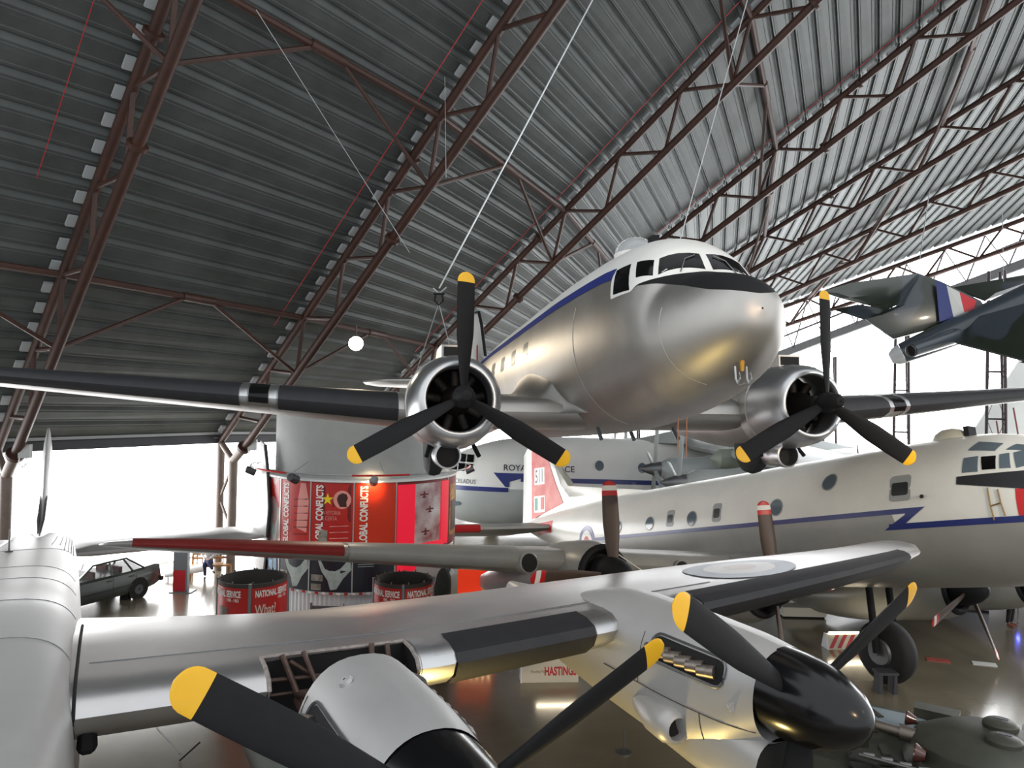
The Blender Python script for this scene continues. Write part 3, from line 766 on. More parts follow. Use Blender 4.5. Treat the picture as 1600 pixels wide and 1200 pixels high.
for sg in (1, -1):
    st = [(y*sg, x, z, c, t) for y, x, z, c, t in ((1.0, 1.22, 1.03, 4.85, .106), (4.5, 1.2, .94, 4.75, .106), (6.6, 1.14, .98, 4.4, .106), (9.4, .98, 1.06, 3.8, .102), (11.5, .84, 1.13, 3.3, .105), (13.0, .66, 1.17, 2.8, .10),
                                                      (13.8, .45, 1.20, 2.1, .09), (14.15, .15, 1.21, 1.4, .085), (14.3, -.2, 1.21, .7, .08))]
    W = Wing(st, lambda y: float(np.interp(y, [1, 3.4, 6.7, 10, 13], [.098, .135, .142, .145, .18])), 1.7)
    if sg < 0:
        wb = ybuild(W.body([sg*y for y in (1.0, 4.5, 6.6, 9.4, 11.5, 13, 13.8, 14.15, 14.3)]), 'wing', M_YKW, yk, True, 50)
    else:
        wb = ybuild(W.body((1.0, 1.8, 2.74)), 'wing_root', M_YKW, yk, True, 50)
        ybuild(W.cut((2.74, 3.5, 4.25), 3), 'wing_mid', M_YKW, yk, True, 50)
        wb = ybuild(W.body((4.25, 5.5, 6.6, 8, 9.4, 10.5, 11.5, 12.3, 13, 13.5, 13.8, 14, 14.15, 14.24, 14.3)), 'wing_outer', M_YKW, yk, True, 50)
        # open bay in the leading edge: spar face, ribs, pipes
        r = W.ring(3.5)
        x_sp = r[3][0]
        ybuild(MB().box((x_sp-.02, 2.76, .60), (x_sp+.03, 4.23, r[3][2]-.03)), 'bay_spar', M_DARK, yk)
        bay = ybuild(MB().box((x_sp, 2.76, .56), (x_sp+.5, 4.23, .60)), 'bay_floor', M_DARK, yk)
        lip = [W.ring(y)[3] for y in (2.74, 3.5, 4.25)]
        ybuild(MB().path([q+V(.02, 0, .0) for q in lip], .022, 6), 'bay_lip', mat('bare_primer', srgb(150, 140, 135), .6, var=.4, scale=20), yk)
        for y in (2.76, 4.23):
            rr = W.ring(y); ed = [rr[i] for i in (3, 2, 1, 0, 20, 19, 18)]
            ybuild(MB().path(ed, .022, 6), 'bay_rib_edge', mat('bare_primer', 0), yk)
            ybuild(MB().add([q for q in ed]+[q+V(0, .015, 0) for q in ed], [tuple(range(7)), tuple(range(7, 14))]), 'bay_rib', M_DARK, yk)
        M_PIPE = mat('bay_pipe', srgb(86, 66, 58), .5, .4, var=.4, scale=15)
        for (a, b, rr_) in (((.80, 2.95, 1.16), (1.05, 3.1, .72), .03), ((.82, 3.15, 1.17), (1.1, 3.3, .74), .025), ((.84, 3.02, 1.1), (.95, 3.5, .76), .02), ((.82, 3.85, 1.15), (1.05, 3.8, .72), .03),
                            ((.82, 4.02, 1.12), (1.12, 3.98, .72), .028), ((.86, 2.8, .95), (.9, 4.2, .88), .022), ((.9, 2.8, .82), (.95, 4.2, .8), .016)):
            ybuild(MB().tube(a, b, rr_, n=8), 'bay_pipe', M_PIPE, yk, True)
    for y0, y1 in (((4.66, 6.46), (8.25, 13.3)) if sg > 0 else ((4.66, 6.46), (8.25, 13.3))):
        ybuild(W.strip([sg*y for y in np.linspace(y0, y1, 16)], -2, 3, .022), 'deicer_boot', M_BOOT, wb, True)
    for y0, y1 in ((4.27, 4.64), (6.48, 6.75), (8.0, 8.24)):
        ybuild(W.strip([sg*y0, sg*(y0+y1)/2, sg*y1], -3, 3, .006), 'metal_sleeve', M_ALU2, wb, True)
    if sg > 0:
        ybuild(MB().path([W.top(.35, y, .002) for y in np.linspace(1.3, 9, 14)], .006, 4), 'panel_seam', M_SEAM, wb)
        ybuild(MB().path([W.ring(1.205)[i % len(AF)] for i in range(-4, 8)], .016, 5), 'root_gap', M_DARK, wb, True)
        # faded upper-surface roundel: blue ring, pale ring, dull red centre
        cx, cy = -.15, 10.1
        def disc(r0, r1, k=36):
            P = [[W.top(cx+r*math.cos(2*PI*i/k)*.72, cy+r*math.sin(2*PI*i/k), .010) for i in range(k)] for r in np.linspace(r0, r1, 3)]
            return MB().rings(P, True, False, False)
        ybuild(disc(.62, .98), 'roundel_ring', mat('faded_roundel_blue', srgb(142, 148, 160), .4, var=.15), wb, True)
        ybuild(disc(.30, .62), 'roundel_ring', mat('faded_roundel_white', srgb(184, 184, 182), .4, var=.1), wb, True)
        ybuild(disc(.01, .30), 'roundel_centre', mat('faded_roundel_red', srgb(172, 160, 156), .4, var=.12), wb, True)
        ybuild(MB().lathe([(-.1, .07), (.06, .08), (.1, .06)], (1.05, 1.31, .77), (0, 0, -1), 6, True, True), 'intake_box', M_BLACK, yk)
    # tail
    if sg > 0:
        f = slab([(-13.2, .02), (-14.0, .12), (-14.6, 1.0), (-15.1, 2.25), (-15.6, 2.62), (-16.2, 2.45), (-16.5, 1.2), (-16.4, .0)], .17); ybuild(f, 'centre_fin', M_YK, yk, True, 60)
        ybuild(MB().rings([[(-13.0+.0, 0, .05)]*1+[(-15.6, .5, -.05), (-16.3, 0, -.1), (-15.6, -.5, -.05)], [(-14.0, 0, .3), (-15.6, .10, .34), (-16.3, 0, .34), (-15.6, -.10, .34)]]), 'fin_fillet', M_YK, yk, True)
    tpn = slab([(-14.1, sg*.3), (-14.5, sg*4.6), (-14.8, sg*5.66), (-16.2, sg*5.66), (-16.5, sg*2.), (-16.5, sg*.3)], .30, 'z'); tpn.v = [(x, y, z-.62) for x, y, z in tpn.v]
    tp_ = ybuild(tpn, 'tailplane', M_YK, yk, True, 60)
    ef = slab([(-14.5, -.6), (-14.3, .3), (-14.7, 1.4), (-15.2, 2.1), (-15.9, 2.2), (-16.6, 1.3), (-16.8, -.2), (-16.4, -1.7), (-15.7, -2.15), (-15.0, -1.8)], .22); ef.v = [(x, y+sg*5.68, z) for x, y, z in ef.v]
    e_ = ybuild(ef, 'end_fin', M_YK, yk, True, 60)
    ybuild(MB().path([(-14.52, sg*5.68, -.6), (-14.32, sg*5.68, .3), (-14.72, sg*5.68, 1.4), (-15.22, sg*5.68, 2.1)], .05, 6), 'fin_edge', M_BOOT, e_, True)
# engines
def york_engine(Y, xp, zt, sg, inner):
    k = 0.45 if inner else .42
    xb = xp-.22
    if inner:
        st = [(xb, zt+.46, zt-.58, .46, 2.2), (xb-.5, zt+.49, zt-.85, .52, 2.3), (xb-1.3, zt+.47, zt-1.1, .56, 2.4), (xb-2.4, zt+.40, zt-1.35, .60, 2.4), (xb-4, zt+.05, zt-1.45, .62, 2.3), (xb-6, zt-.3, zt-1.15, .5, 2.2), (xb-7.6, zt-.35, zt-.6, .1, 2)]
    else:
        st = [(xb, zt+.42, zt-.50, .43, 2.2), (xb-.5, zt+.45, zt-.85, .52, 2.4), (xb-1.3, zt+.45, zt-1.05, .58, 2.5), (xb-2.4, zt+.42, zt-1.0, .58, 2.4), (xb-4, zt+.0, zt-.8, .5, 2.3), (xb-5.6, zt-.2, zt-.45, .1, 2)]
    E = Fus(st)
    def mv(mb): mb.v = [(x, y+Y, z+yz) for x, y, z in mb.v]; return mb
    if inner:
        xr = 2.02
        nac = mv(E.skin(np.linspace(xr, xb, 24), lambda x: 0, lambda x: 2*PI, 44)).build('engine_nacelle', M_YK, yk, True, 60)
        mv(MB().rings([[E.pt(xr+.02, 2*PI*i/32)*V(1, .985, 1) for i in range(32)]], True, True, False)).build('firewall', M_DARK, nac)
        E2 = Fus([(xr+.3, zt-.5, zt-1.18, .54, 2.4), (xr-.6, zt-.45, zt-1.38, .60, 2.4), (xr-2.2, zt-.5, zt-1.45, .62, 2.3), (xr-4.2, zt-.85, zt-1.35, .45, 2.2), (xr-5.4, zt-1.0, zt-1.2, .1, 2)])
        mv(E2.skin(np.linspace(xr-5.8, xr+.3, 24), lambda x: 0, lambda x: 2*PI, 36)).build('undercarriage_nacelle', mat('grey_green_nacelle', srgb(112, 118, 112), .45, var=.1), yk, True, 60)
        for yy in (-.3, .3):
            mv(MB().tube((xr+.1, yy, zt-.35), (xr-1.0, yy, zt-.25), .04)).build('engine_bearer', mat('bay_pipe', 0) if 'bay_pipe' in _mats else M_DARK, nac, True)
            mv(MB().tube((xr+.1, yy, zt+.2), (xr-1.0, yy, zt-.2), .03)).build('engine_bearer', mat('bay_pipe', 0) if 'bay_pipe' in _mats else M_DARK, nac, True)
    else:
        nac = mv(E.skin(np.linspace(st[-1][0], xb, 40), lambda x: 0, lambda x: 2*PI, 44)).build('engine_nacelle', M_YK, yk, True, 60)
    mv(MB().rings([[E.pt(xb-.001, 2*PI*i/32)*V(1, .98, 1) for i in range(32)]], True, True, False)).build('engine_bulkhead', M_BLACK, nac) if 0 else None
    for s2 in (-1, 1):
        # exhaust recess with six stubs
        z0 = zt+.10
        P = [(x, E.side(x, z, s2, .004)) for x, z in ()]
        mv(E.plate(rrect(xb-.86, z0, 1.02, .24, .1), s2, .006, 2)).build('exhaust_recess', M_DARK, nac)
        rim = [E.side(x, z, s2, .012) for x, z in rrect(xb-.86, z0, 1.06, .28, .12)]
        mv(MB().path(rim+rim[:1], .014, 5)).build('recess_rim', M_STEEL, nac, True)
        for q in range(6):
            x = xb-.45-.155*q; p = E.side(x, z0, s2, .0); d = unit(V(-.9, s2*.32, -.12))
            mv(MB().tube(p, p+d*.19, .07, .06, 10)).build('exhaust_stub', mat('heated_steel', srgb(150, 140, 132), .4, .8, var=.35, scale=14), nac, True)
        # bulged intake lower on the side
        if not inner or 1:
            c = E.side(xb-1.05, zt-.62, s2, .0)
            mv(MB().lathe([(-.75, .01), (-.5, .13), (-.2, .20), (.05, .205), (.18, .16), (.19, .12), (.08, .115)], c+V(0, s2*.02, 0), (1, s2*.12, 0), 18)).build('side_intake', M_YK, nac, True, 60)
            mv(MB().lathe([(.09, .12), (.085, .004)], c+V(0, s2*.02, 0), (1, s2*.12, 0), 14)).build('intake_mouth', M_DARK, nac)
            c = E.side(xb-.22, zt-.16, s2, .0); mv(MB().lathe([(-.12, .01), (0, .05), (.02, .045)], c, (1, s2*.2, 0), 12, False, True)).build('scoop', M_YK, nac, True)
        # cowling seam lines
        mv(MB().path([E.side(x, zt-.36, s2, .003) for x in np.linspace(xb-2.2, xb-.03, 14)], .006, 4)).build('panel_seam', mat('dark_seam', srgb(70, 62, 50), .7), nac)
        mv(MB().path([E.side(xb-.62, z, s2, .003) for z in np.linspace(zt-.75, zt-.36, 6)], .006, 4)).build('panel_seam', mat('dark_seam', 0), nac)
        mv(MB().path([E.side(xb-1.55, z, s2, .003) for z in np.linspace(zt-.36, zt+.2, 6)], .005, 4)).build('panel_seam', mat('dark_seam', 0), nac)
    if inner:
        p = E.pt(xb-1.15, -.42, .0); mv(MB().lathe([(0, .06), (.03, .05), (.035, .01)], p, unit(p-V(p[0], 0, zt)), 14, False, False)).build('filler_cap', M_YK, nac, True)
        p = E.pt(xb-1.5, .95, .0); mv(MB().lathe([(-.3, .02), (0, .07), (.05, .075), (.05, .05)], p, (1, 0, 0), 14)).build('vent_pipe', M_STEEL, nac, True)
    # chin radiator mouth
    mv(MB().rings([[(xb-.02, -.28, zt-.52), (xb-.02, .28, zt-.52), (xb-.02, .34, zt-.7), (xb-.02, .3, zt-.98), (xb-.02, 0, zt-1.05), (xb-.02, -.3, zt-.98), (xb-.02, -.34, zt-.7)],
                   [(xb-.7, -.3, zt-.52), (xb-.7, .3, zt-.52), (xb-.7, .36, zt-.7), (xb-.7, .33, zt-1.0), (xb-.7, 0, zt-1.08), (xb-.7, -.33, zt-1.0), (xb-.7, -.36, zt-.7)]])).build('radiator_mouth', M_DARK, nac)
    ch = Fus([(xb+.02, zt-.44, zt-1.12, .40, 2.8), (xb-.6, zt-.3, zt-1.15, .46, 2.8), (xb-1.4, zt-.3, zt-1.1, .45, 2.5)])
    mv(ch.skin(np.linspace(xb-1.4, xb+.02, 8), lambda x: 0, lambda x: 2*PI, 28)).build('chin_fairing', M_YK, nac, True, 60)
    # spinner + blades
    sp = mv(MB().lathe([(xb-.02, k+.005), (xb+.18, k), (xb+.42, k*.94), (xb+.62, k*.80), (xb+.78, k*.60), (xb+.88, k*.38), (xb+.93, k*.17), (xb+.94, .005)], (0, 0, zt), (1, 0, 0), 36)).build('spinner', M_GLOSSBLK, yk, True, 70)
    add_prop(sp, (xp, Y, zt+yz), 1.98, 3, 1.132 if inner else 1.116, .28 if inner else .37, .19, M_BLACK, [M_YEL], r0=.30, tw0=-45, tw1=-18, rootw=.19)
for sg in (1, -1):
    york_engine(sg*3.36, 3.844, 1.03, sg, True)
    york_engine(sg*7.32, 3.348, .891, sg, False)
# main wheels and legs
for sg in (1, -1):
    for q in (-.28, .28):
        ybuild(MB().tube((.3, sg*3.36+q*1.6, -.1), (.2, sg*3.36+q*1.6, .8-yz), .07, n=10), 'undercarriage_leg', M_STEEL, yk, True)
    w_ = MB().lathe([(-.27, .3), (-.27, .6), (-.2, .74), (0, .8), (.2, .74), (.27, .6), (.27, .3)], (.2, sg*3.36, .8-yz), (0, 1, 0), 30, True, True)
    ybuild(w_, 'main_wheel', M_RUBBER, yk, True, 60)
ybuild(MB().lathe([(-.12, .1), (-.12, .25), (0, .32), (.12, .25), (.12, .1)], (-13.6, 0, .32-yz), (0, 1, 0), 20, True, True), 'tail_wheel', M_RUBBER, yk, True)
ybuild(MB().tube((-13.6, .16, .32-yz), (-13.4, .16, -1.2), .05), 'tail_leg', M_STEEL, yk, True)
# ================================================================ white and grey transport behind, nose to the right
HS_O = V(12.1231, 13.3243, 5.515); HS_R = Rm(-1.0842, .2278, -.1045)
hs = empty('transport_aircraft', HS_O, HS_R, label='white and grey four engined transport with navy stripe, nose at the right edge', cat='aircraft')
HF = Fus([(0, -.25, -.27, .01), (-.15, .2, -.7, .45), (-.5, .55, -1.05, .82), (-1.1, .85, -1.32, 1.15), (-1.8, 1.2, -1.5, 1.38), (-2.5, 1.52, -1.6, 1.53), (-3.3, 1.64, -1.65, 1.62), (-5, 1.68, -1.68, 1.68), (-15, 1.68, -1.6, 1.66), (-19, 1.55, -.95, 1.25),
          (-22, 1.4, 0.0, .75), (-24.4, 1.2, .7, .2), (-24.9, 1.05, .9, .02)], 2)
HX = sorted(set(np.round(np.concatenate([np.linspace(-24.9, -5, 44), np.linspace(-4.9, -.5, 60), [-.35, -.25, -.15, -.08, -.03, 0]]), 3)))
M_HW = mat('aged_white_paint', srgb(222, 220, 212), .3, var=.10, scale=.6)
M_HG = mat('transport_grey', srgb(148, 148, 144), .34, var=.12, scale=.8)
zsplit = lambda x: -.04 if x < -4.6 else -.36
def asp(x): return HF.th_of_z(x, zsplit(x))
HF.skin(HX, lambda x: -asp(x), asp, 30).build('upper_skin', M_HW, hs, True, 60)
HF.skin(HX, asp, lambda x: 2*PI-asp(x), 30).build('lower_skin', M_HG, hs, True, 60)
M_NAVY = mat('stripe_navy', srgb(30, 42, 106), .35)
M_WIN = mat('blue_grey_window', srgb(92, 104, 112), .15, coat=.3)
for sg in (-1, 1):
    HF.band(np.linspace(-20, -4.2, 40), lambda x: -.11, lambda x: .005, sg, .007).build('blue_stripe', M_NAVY, hs, True)
    HF.decal([(-3.79, .003), (-4.28, -.312), (-4.28, -.44), (-4.84, -.44), (-4.22, -.108), (-4.25, .003)], sg, .010, 3).build('stripe_flash', M_NAVY, hs, True)
    HF.band(np.linspace(-4.7, -.3, 40), lambda x: -.44, lambda x: -.315, sg, .007).build('blue_stripe', M_NAVY, hs, True)
    for nm, P in (('cockpit_window', [(-3.02, 1.27, .96), (-2.75, 1.22, .97), (-2.70, 1.42, .63), (-3.0, 1.46, .64)]), ('cockpit_window', [(-2.69, 1.23, .95), (-2.43, 1.17, .94), (-2.38, 1.34, .65), (-2.62, 1.39, .66)]),
                  ('cockpit_window', [(-2.37, 1.13, .96), (-2.22, 1.05, .97), (-2.13, 1.27, .65), (-2.31, 1.32, .65)]), ('cockpit_window', [(-2.16, 1.02, .98), (-1.95, .75, .95), (-1.80, .98, .62), (-2.04, 1.22, .63)]),
                  ('cockpit_window', [(-1.92, .70, .96), (-1.84, .06, 1.10), (-1.55, .06, .92), (-1.74, .86, .64)]),
                  ('roof_window', [(-3.0, 1.12, 1.14), (-2.89, .87, 1.33), (-2.41, .86, 1.22), (-2.48, 1.08, 1.06)]), ('roof_window', [(-2.30, 1.02, 1.08), (-2.2, .8, 1.2), (-1.9, .62, 1.08), (-1.98, .86, 1.0)])):
        snap_patch(HF, [(x, sg*y, z) for x, y, z in P], .012, 3, 4, True).build(nm, M_GLASS if nm == 'cockpit_window' and P[0][0] in (-2.69,) else M_WIN, hs, True)
    HF.band(np.linspace(-3.1, -.6, 26), lambda x: .40+(x+3.1)*-.17, lambda x: .565, sg, .010).build('anti_glare_band', M_BOOT, hs, True)
    HF.band(np.linspace(-2.04, -.12, 22), lambda x: -.315, lambda x: min(.21, .40+(x+3.1)*-.17), sg, .009).build('red_nose_panel', M_RED, hs, True)
    for x, z, a in ((-6.31, .83, .19), (-7.92, .34, .2), (-11.25, .30, .2), (-13.31, .29, .2), (-15.1, .28, .2)):
        p_ = HF.plate(oval(x, z, a+.03, a+.03), sg, .010, 1).build('window_ring', M_GREY, hs, True)
        HF.plate(oval(x, z, a, a), sg, .016, 1).build('window_pane', M_WIN, p_, True)
    for x, z, w, h in ((-4.35, .46, .50, .58), (-10.18, .39, .36, .54), (-12.28, .38, .36, .52)):
        p_ = HF.plate(rrect(x, z, w, h, .09), sg, .010, 1).build('escape_hatch', M_GREY, hs, True)
        HF.plate(rrect(x, z-.02, w-.12, h*.5, .05), sg, .016, 1).build('hatch_window', mat('hatch_dark', srgb(44, 46, 46), .3), p_, True)
    # roundel
    for k, (r, m) in enumerate(((.62, M_NAVY), (.43, M_HW), (.22, M_RED))):
        HF.decal(oval(-17.35, -.12, r*1.05, r, 26), sg, .010+.004*k, 1).build('roundel', m, hs, True)
    # grab handles
    hd = [HF.side(x, z, sg, .03) for x, z in ((-2.5, .27), (-2.48, -.1), (-2.47, -.37))]; he = [HF.side(x, z, sg, .03) for x, z in ((-2.32, .22), (-2.29, -.05), (-2.26, -.3))]
    M_BRASS = mat('tarnished_brass', srgb(132, 108, 66), .5, .5)
    for q in (hd, he, [hd[1], he[1]]): MB().path(q, .014, 5).build('grab_rail', M_BRASS, hs, True)
    p = HF.side(-3.85, .22, sg, 0); MB().tube(p, p+V(.06, sg*.08, 0), .04).build('vent_stub', M_BLACK, hs, True)
MB().lathe([(-.1, .40), (.04, .40), (.16, .34), (.25, .22), (.29, .06), (.29, .005)], (-4.0, 0, 1.62), (0, 0, 1), 22).build('roof_dome', mat('cream_dome', srgb(206, 202, 186), .4, var=.1), hs, True)
MB().box((-3.62, -.14, 1.66), (-3.5, .14, 1.88)).build('dome_fairing', M_BOOT, hs)
for x, l in ((-3.0, .28), (-2.6, .5), (-6.6, .35)): MB().tube((x, .1, 1.5), (x, .1, 1.64+l), .016, n=6).build('roof_aerial', mat('aerial_brown', srgb(120, 60, 52), .5), hs, True)
# fin and rudder
fin = slab([(-14.8, 1.62), (-18.5, 1.62), (-20.6, 1.75), (-21.6, 2.6), (-22.5, 4.2), (-23.1, 4.65), (-23.9, 4.72), (-23.95, .95), (-21, 1.0), (-17, 1.3)], .36)
f_ = fin.build('tail_fin', M_HW, hs, True, 60)
rud = slab([(-23.96, .90), (-23.92, 4.72), (-24.6, 4.74), (-25.0, 4.4), (-25.1, .90)], .18).build('rudder', M_WHITE, hs, True, 60)
M_FRED = mat('faded_fin_red', srgb(186, 66, 62), .5, var=.25, scale=1.2, col2=srgb(206, 130, 122))
for sg in (-1, 1):
    Y = sg*.19
    MB().prism([(-23.9, 1.25), (-21.1, 1.75), (-21.75, 2.7), (-22.6, 4.2), (-23.1, 4.55), (-23.9, 4.62)], (0, Y, 0), (1, 0, 0), (0, 0, 1), (0, sg*.01, 0)).build('red_fin_panel', M_FRED, f_)
    MB().prism([(-23.62, 2.80), (-22.70, 2.76), (-22.70, 3.52), (-23.62, 3.58)], (0, Y+sg*.01, 0), (1, 0, 0), (0, 0, 1), (0, sg*.008, 0)).build('number_plate', M_WHITE, f_)
    d = -sg
    lettering('number_511', '511', lambda u, v: (-23.16+(-1 if sg > 0 else 1)*u, Y+sg*.024, 2.88+v), mat('number_grey', srgb(96, 104, 106), .5), f_, size=.86, bold=.012, align='CENTER', xscale=.62)
    MB().prism([(-23.66, 1.54), (-22.68, 1.50), (-22.68, 2.24), (-23.66, 2.28)], (0, Y+sg*.01, 0), (1, 0, 0), (0, 0, 1), (0, sg*.008, 0)).build('flag_border', M_WHITE, f_)
    for k, c in enumerate((srgb(90, 150, 138), srgb(214, 208, 200), srgb(196, 96, 90))):
        x0 = -23.58+.28*k
        MB().prism([(x0, 1.62), (x0+.28, 1.62), (x0+.28, 2.18), (x0, 2.18)], (0, Y+sg*.02, 0), (1, 0, 0), (0, 0, 1), (0, sg*.008, 0)).build('flag_band', mat('flag_%d' % k, c, .5), f_)
    t_ = slab([(-20.9, sg*.5), (-21.7, sg*4.2), (-22.2, sg*6.0), (-23.0, sg*6.5), (-24.0, sg*6.2), (-24.5, sg*3), (-24.4, sg*.5)], .42, 'z'); t_.v = [(x, y, z+.75-.05*abs(y)) for x, y, z in t_.v]
    tpl = t_.build('tailplane', M_HG, hs, True, 60)
    MB().path([(-20.85-.22*(y-.5), sg*y, .75-.05*y) for y in np.linspace(3.9, 5.9, 5)], .16, 8).build('red_leading_edge', M_RED, tpl, True)
    HF.band(np.linspace(-22.6, -20.8, 6), lambda x: .45, lambda x: .95, sg, .01).build('red_tail_flash', M_RED, hs, True)
# wings
for sg in (-1, 1):
    st = [(sg*y, x, z, c, t) for y, x, z, c, t in ((.8, -6.9, -1.35, 5.6, .16), (3.6, -7.05, -1.32, 5.3, .16), (7.7, -7.4, -1.22, 4.6, .15), (12, -8.1, -1.12, 3.6, .13), (15.5, -8.6, -1.05, 2.6, .11), (16.7, -8.95, -1.03, 1.9, .1), (17.1, -9.4, -1.02, 1.1, .09), (17.25, -9.9, -1.02, .4, .08))]
    W = Wing(st)
    wb = W.body([sg*y for y in (.8, 2, 3.6, 5.5, 7.7, 9.5, 12, 14, 15.5, 16.2, 16.7, 16.95, 17.1, 17.25)]).build('wing', M_HG, hs, True, 50)
    W.strip([sg*y for y in np.linspace(13.0, 16.7, 14)], -1, 3, .03).build('red_leading_edge', mat('dull_red_edge', srgb(122, 36, 34), .45, var=.1), wb, True)
    W.strip([sg*y for y in np.linspace(9.35, 12.9, 10)], -2, 3, .02).build('leading_edge_sleeve', M_HG, wb, True)
    for y in (9.25, 5.55):
        x, z = W.at(sg*y)[1:3]; MB().lathe([(-.25, .22), (.0, .22), (.02, .20), (-.01, .185)], (x+.05, sg*y, z-.06), (1, 0, 0), 20).build('duct_ring', M_HG, wb, True)
        MB().lathe([(.0, .19), (.005, .004)], (x+.05, sg*y, z-.06), (1, 0, 0), 18).build('duct_mouth', M_DARK, wb)
    for Y, xp, zt, ph in ((3.6045, -6.3436, -1.7261, -.0703 if sg < 0 else 1.13), (7.7261, -6.7327, -1.4971, -.0326 if sg < 0 else .7)):
        Y *= sg
        N_ = Fus([(xp-.35, .66, -.66, .66), (xp-.8, .78, -.78, .78), (xp-1.8, .80, -.85, .80), (xp-3.4, .55, -.9, .74), (xp-5.2, .3, -.7, .5), (xp-6.4, .1, -.3, .1)])
        m_ = N_.skin(np.linspace(xp-6.4, xp-.35, 18), lambda x: 0, lambda x: 2*PI, 30); m_.v = [(x, y+Y, z+zt) for x, y, z in m_.v]
        nac = m_.build('engine_nacelle', M_HG, hs, True, 60)
        MB().lathe([(xp-.36, .67), (xp-.30, .63), (xp-.28, .56), (xp-.34, .5), (xp-.5, .48), (xp-.5, .02)], (0, Y, zt), (1, 0, 0), 30).build('cowling_mouth', M_BLACK, nac, True)
        sp = MB().lathe([(xp-.3, .42), (xp, .40), (xp+.25, .32), (xp+.45, .18), (xp+.53, .01)], (0, Y, zt), (1, 0, 0), 26).build('spinner', M_BLACK, hs, True)
        add_prop(sp, (xp, Y, zt), 1.98, 4, ph, .35, .32, mat('brown_black_blade', srgb(70, 54, 44), .5, var=.15), [M_RED, mat('tip_white', srgb(225, 222, 215), .5), M_RED], r0=.28, tw0=46, tw1=24, rootw=.2)
# port main wheel with chock stand, on the floor
WG = HS_R.T @ (V(9.6, 18.7, .78)-HS_O)
ax = unit(HS_R.T @ unit(V(.9, .42, 0)))
MB().lathe([(-.26, .3), (-.26, .62), (-.18, .74), (0, .78), (.18, .74), (.26, .62), (.26, .3)], WG, ax, 34, True, True).build('main_wheel', M_RUBBER, hs, True, 60)
MB().lathe([(-.29, .02), (-.30, .3), (-.26, .34)], WG, ax, 26).build('wheel_hub', M_STEEL, hs, True)
up = HS_R.T @ V(0, 0, 1)
for s in (-.36, .36): MB().tube(WG+ax*s, WG+ax*s*1.0+up*2.0-V(.3, 0, 0), .09, n=10).build('undercarriage_leg', M_BLACK, hs, True)
MB().tube(WG-ax*.42, WG+ax*.42, .07).build('axle', M_STEEL, hs, True)
# tail wheel
tw = HS_R.T @ (HS_O*0 + V(*(HS_O + HS_R @ V(-21.2, 0, 0)))*V(1, 1, 0) + V(0, 0, .35) - HS_O)
MB().lathe([(-.12, .12), (-.12, .28), (0, .35), (.12, .28), (.12, .12)], tw, (0, 1, 0), 20, True, True).build('tail_wheel', M_RUBBER, hs, True)
MB().tube(tw+V(0, .16, 0), V(-21.0, .16, .3), .05).build('tail_leg', M_STEEL, hs, True)
# a thin white line tied round the outer starboard propeller
p1 = at(985, 905, 15.2)
MB().path([HS_O+HS_R @ V(-6.7, -7.73, -1.0), HS_O+HS_R @ V(-6.55, -7.2, -1.35), HS_O+HS_R @ V(-6.7, -6.3, -1.62), HS_O+HS_R @ V(-7.05, -5.6, -1.62)], .012, 5).build('tie_rope', mat('white_rope', srgb(210, 208, 200), .7), None, label='thin white rope tied from the nearest white transport propeller', cat='rope')
# steel chock stand in front of the main wheel
cs = empty('wheel_chock', V(9.25, 17.9, 0), label='grey steel wheel stand in front of the large black main wheel', cat='stand')
for x in (-.22, .22):
    MB().prism([(-.05, 0), (.05, 0), (.035, .46), (-.035, .46)], (x*.8, 0, 0), (1, 0, 0), (0, 0, 1), (0, .3, 0)).build('leg', mat('dull_dark_steel', srgb(66, 66, 70), .6, .3), cs)
MB().box((-.24, -.02, .46), (.24, .34, .52)).build('top_plate', mat('dull_dark_steel', 0), cs)
# ================================================================ big freighter far behind, nose to the left
BF_O = V(-4.3, 38.6, 2.62); BF_R = Rm(PI-.03, 0, 0)
bf = empty('freighter_aircraft', BF_O, BF_R, label='huge white and grey turboprop freighter in the background, nose to the left', cat='aircraft')
BF = Fus([(0, -.2, -.5, .05, 2), (-.4, .6, -1.4, .8, 2), (-1.2, 1.15, -1.9, 1.5, 2), (-2.4, 1.75, -2.2, 2.0, 2), (-4.2, 2.2, -2.35, 2.3, 2), (-6.5, 2.34, -2.38, 2.36, 2), (-14, 2.3, -2.38, 2.36, 2), (-22, 2.1, -1.6, 2.1, 2), (-30, 1.8, .6, .8, 2), (-33, 1.5, 1.2, .1, 2)])
BX = np.linspace(-33, 0, 60)
def bs(x): return BF.th_of_z(x, -.15)
M_BW = mat('freighter_white', srgb(214, 216, 214), .4, var=.06, scale=.5)
M_BG = mat('freighter_grey', srgb(158, 164, 164), .4, var=.08, scale=.6)
BF.skin(BX, lambda x: -bs(x), bs, 26).build('upper_skin', M_BW, bf, True, 60)
BF.skin(BX, bs, lambda x: 2*PI-bs(x), 26).build('lower_skin', M_BG, bf, True, 60)
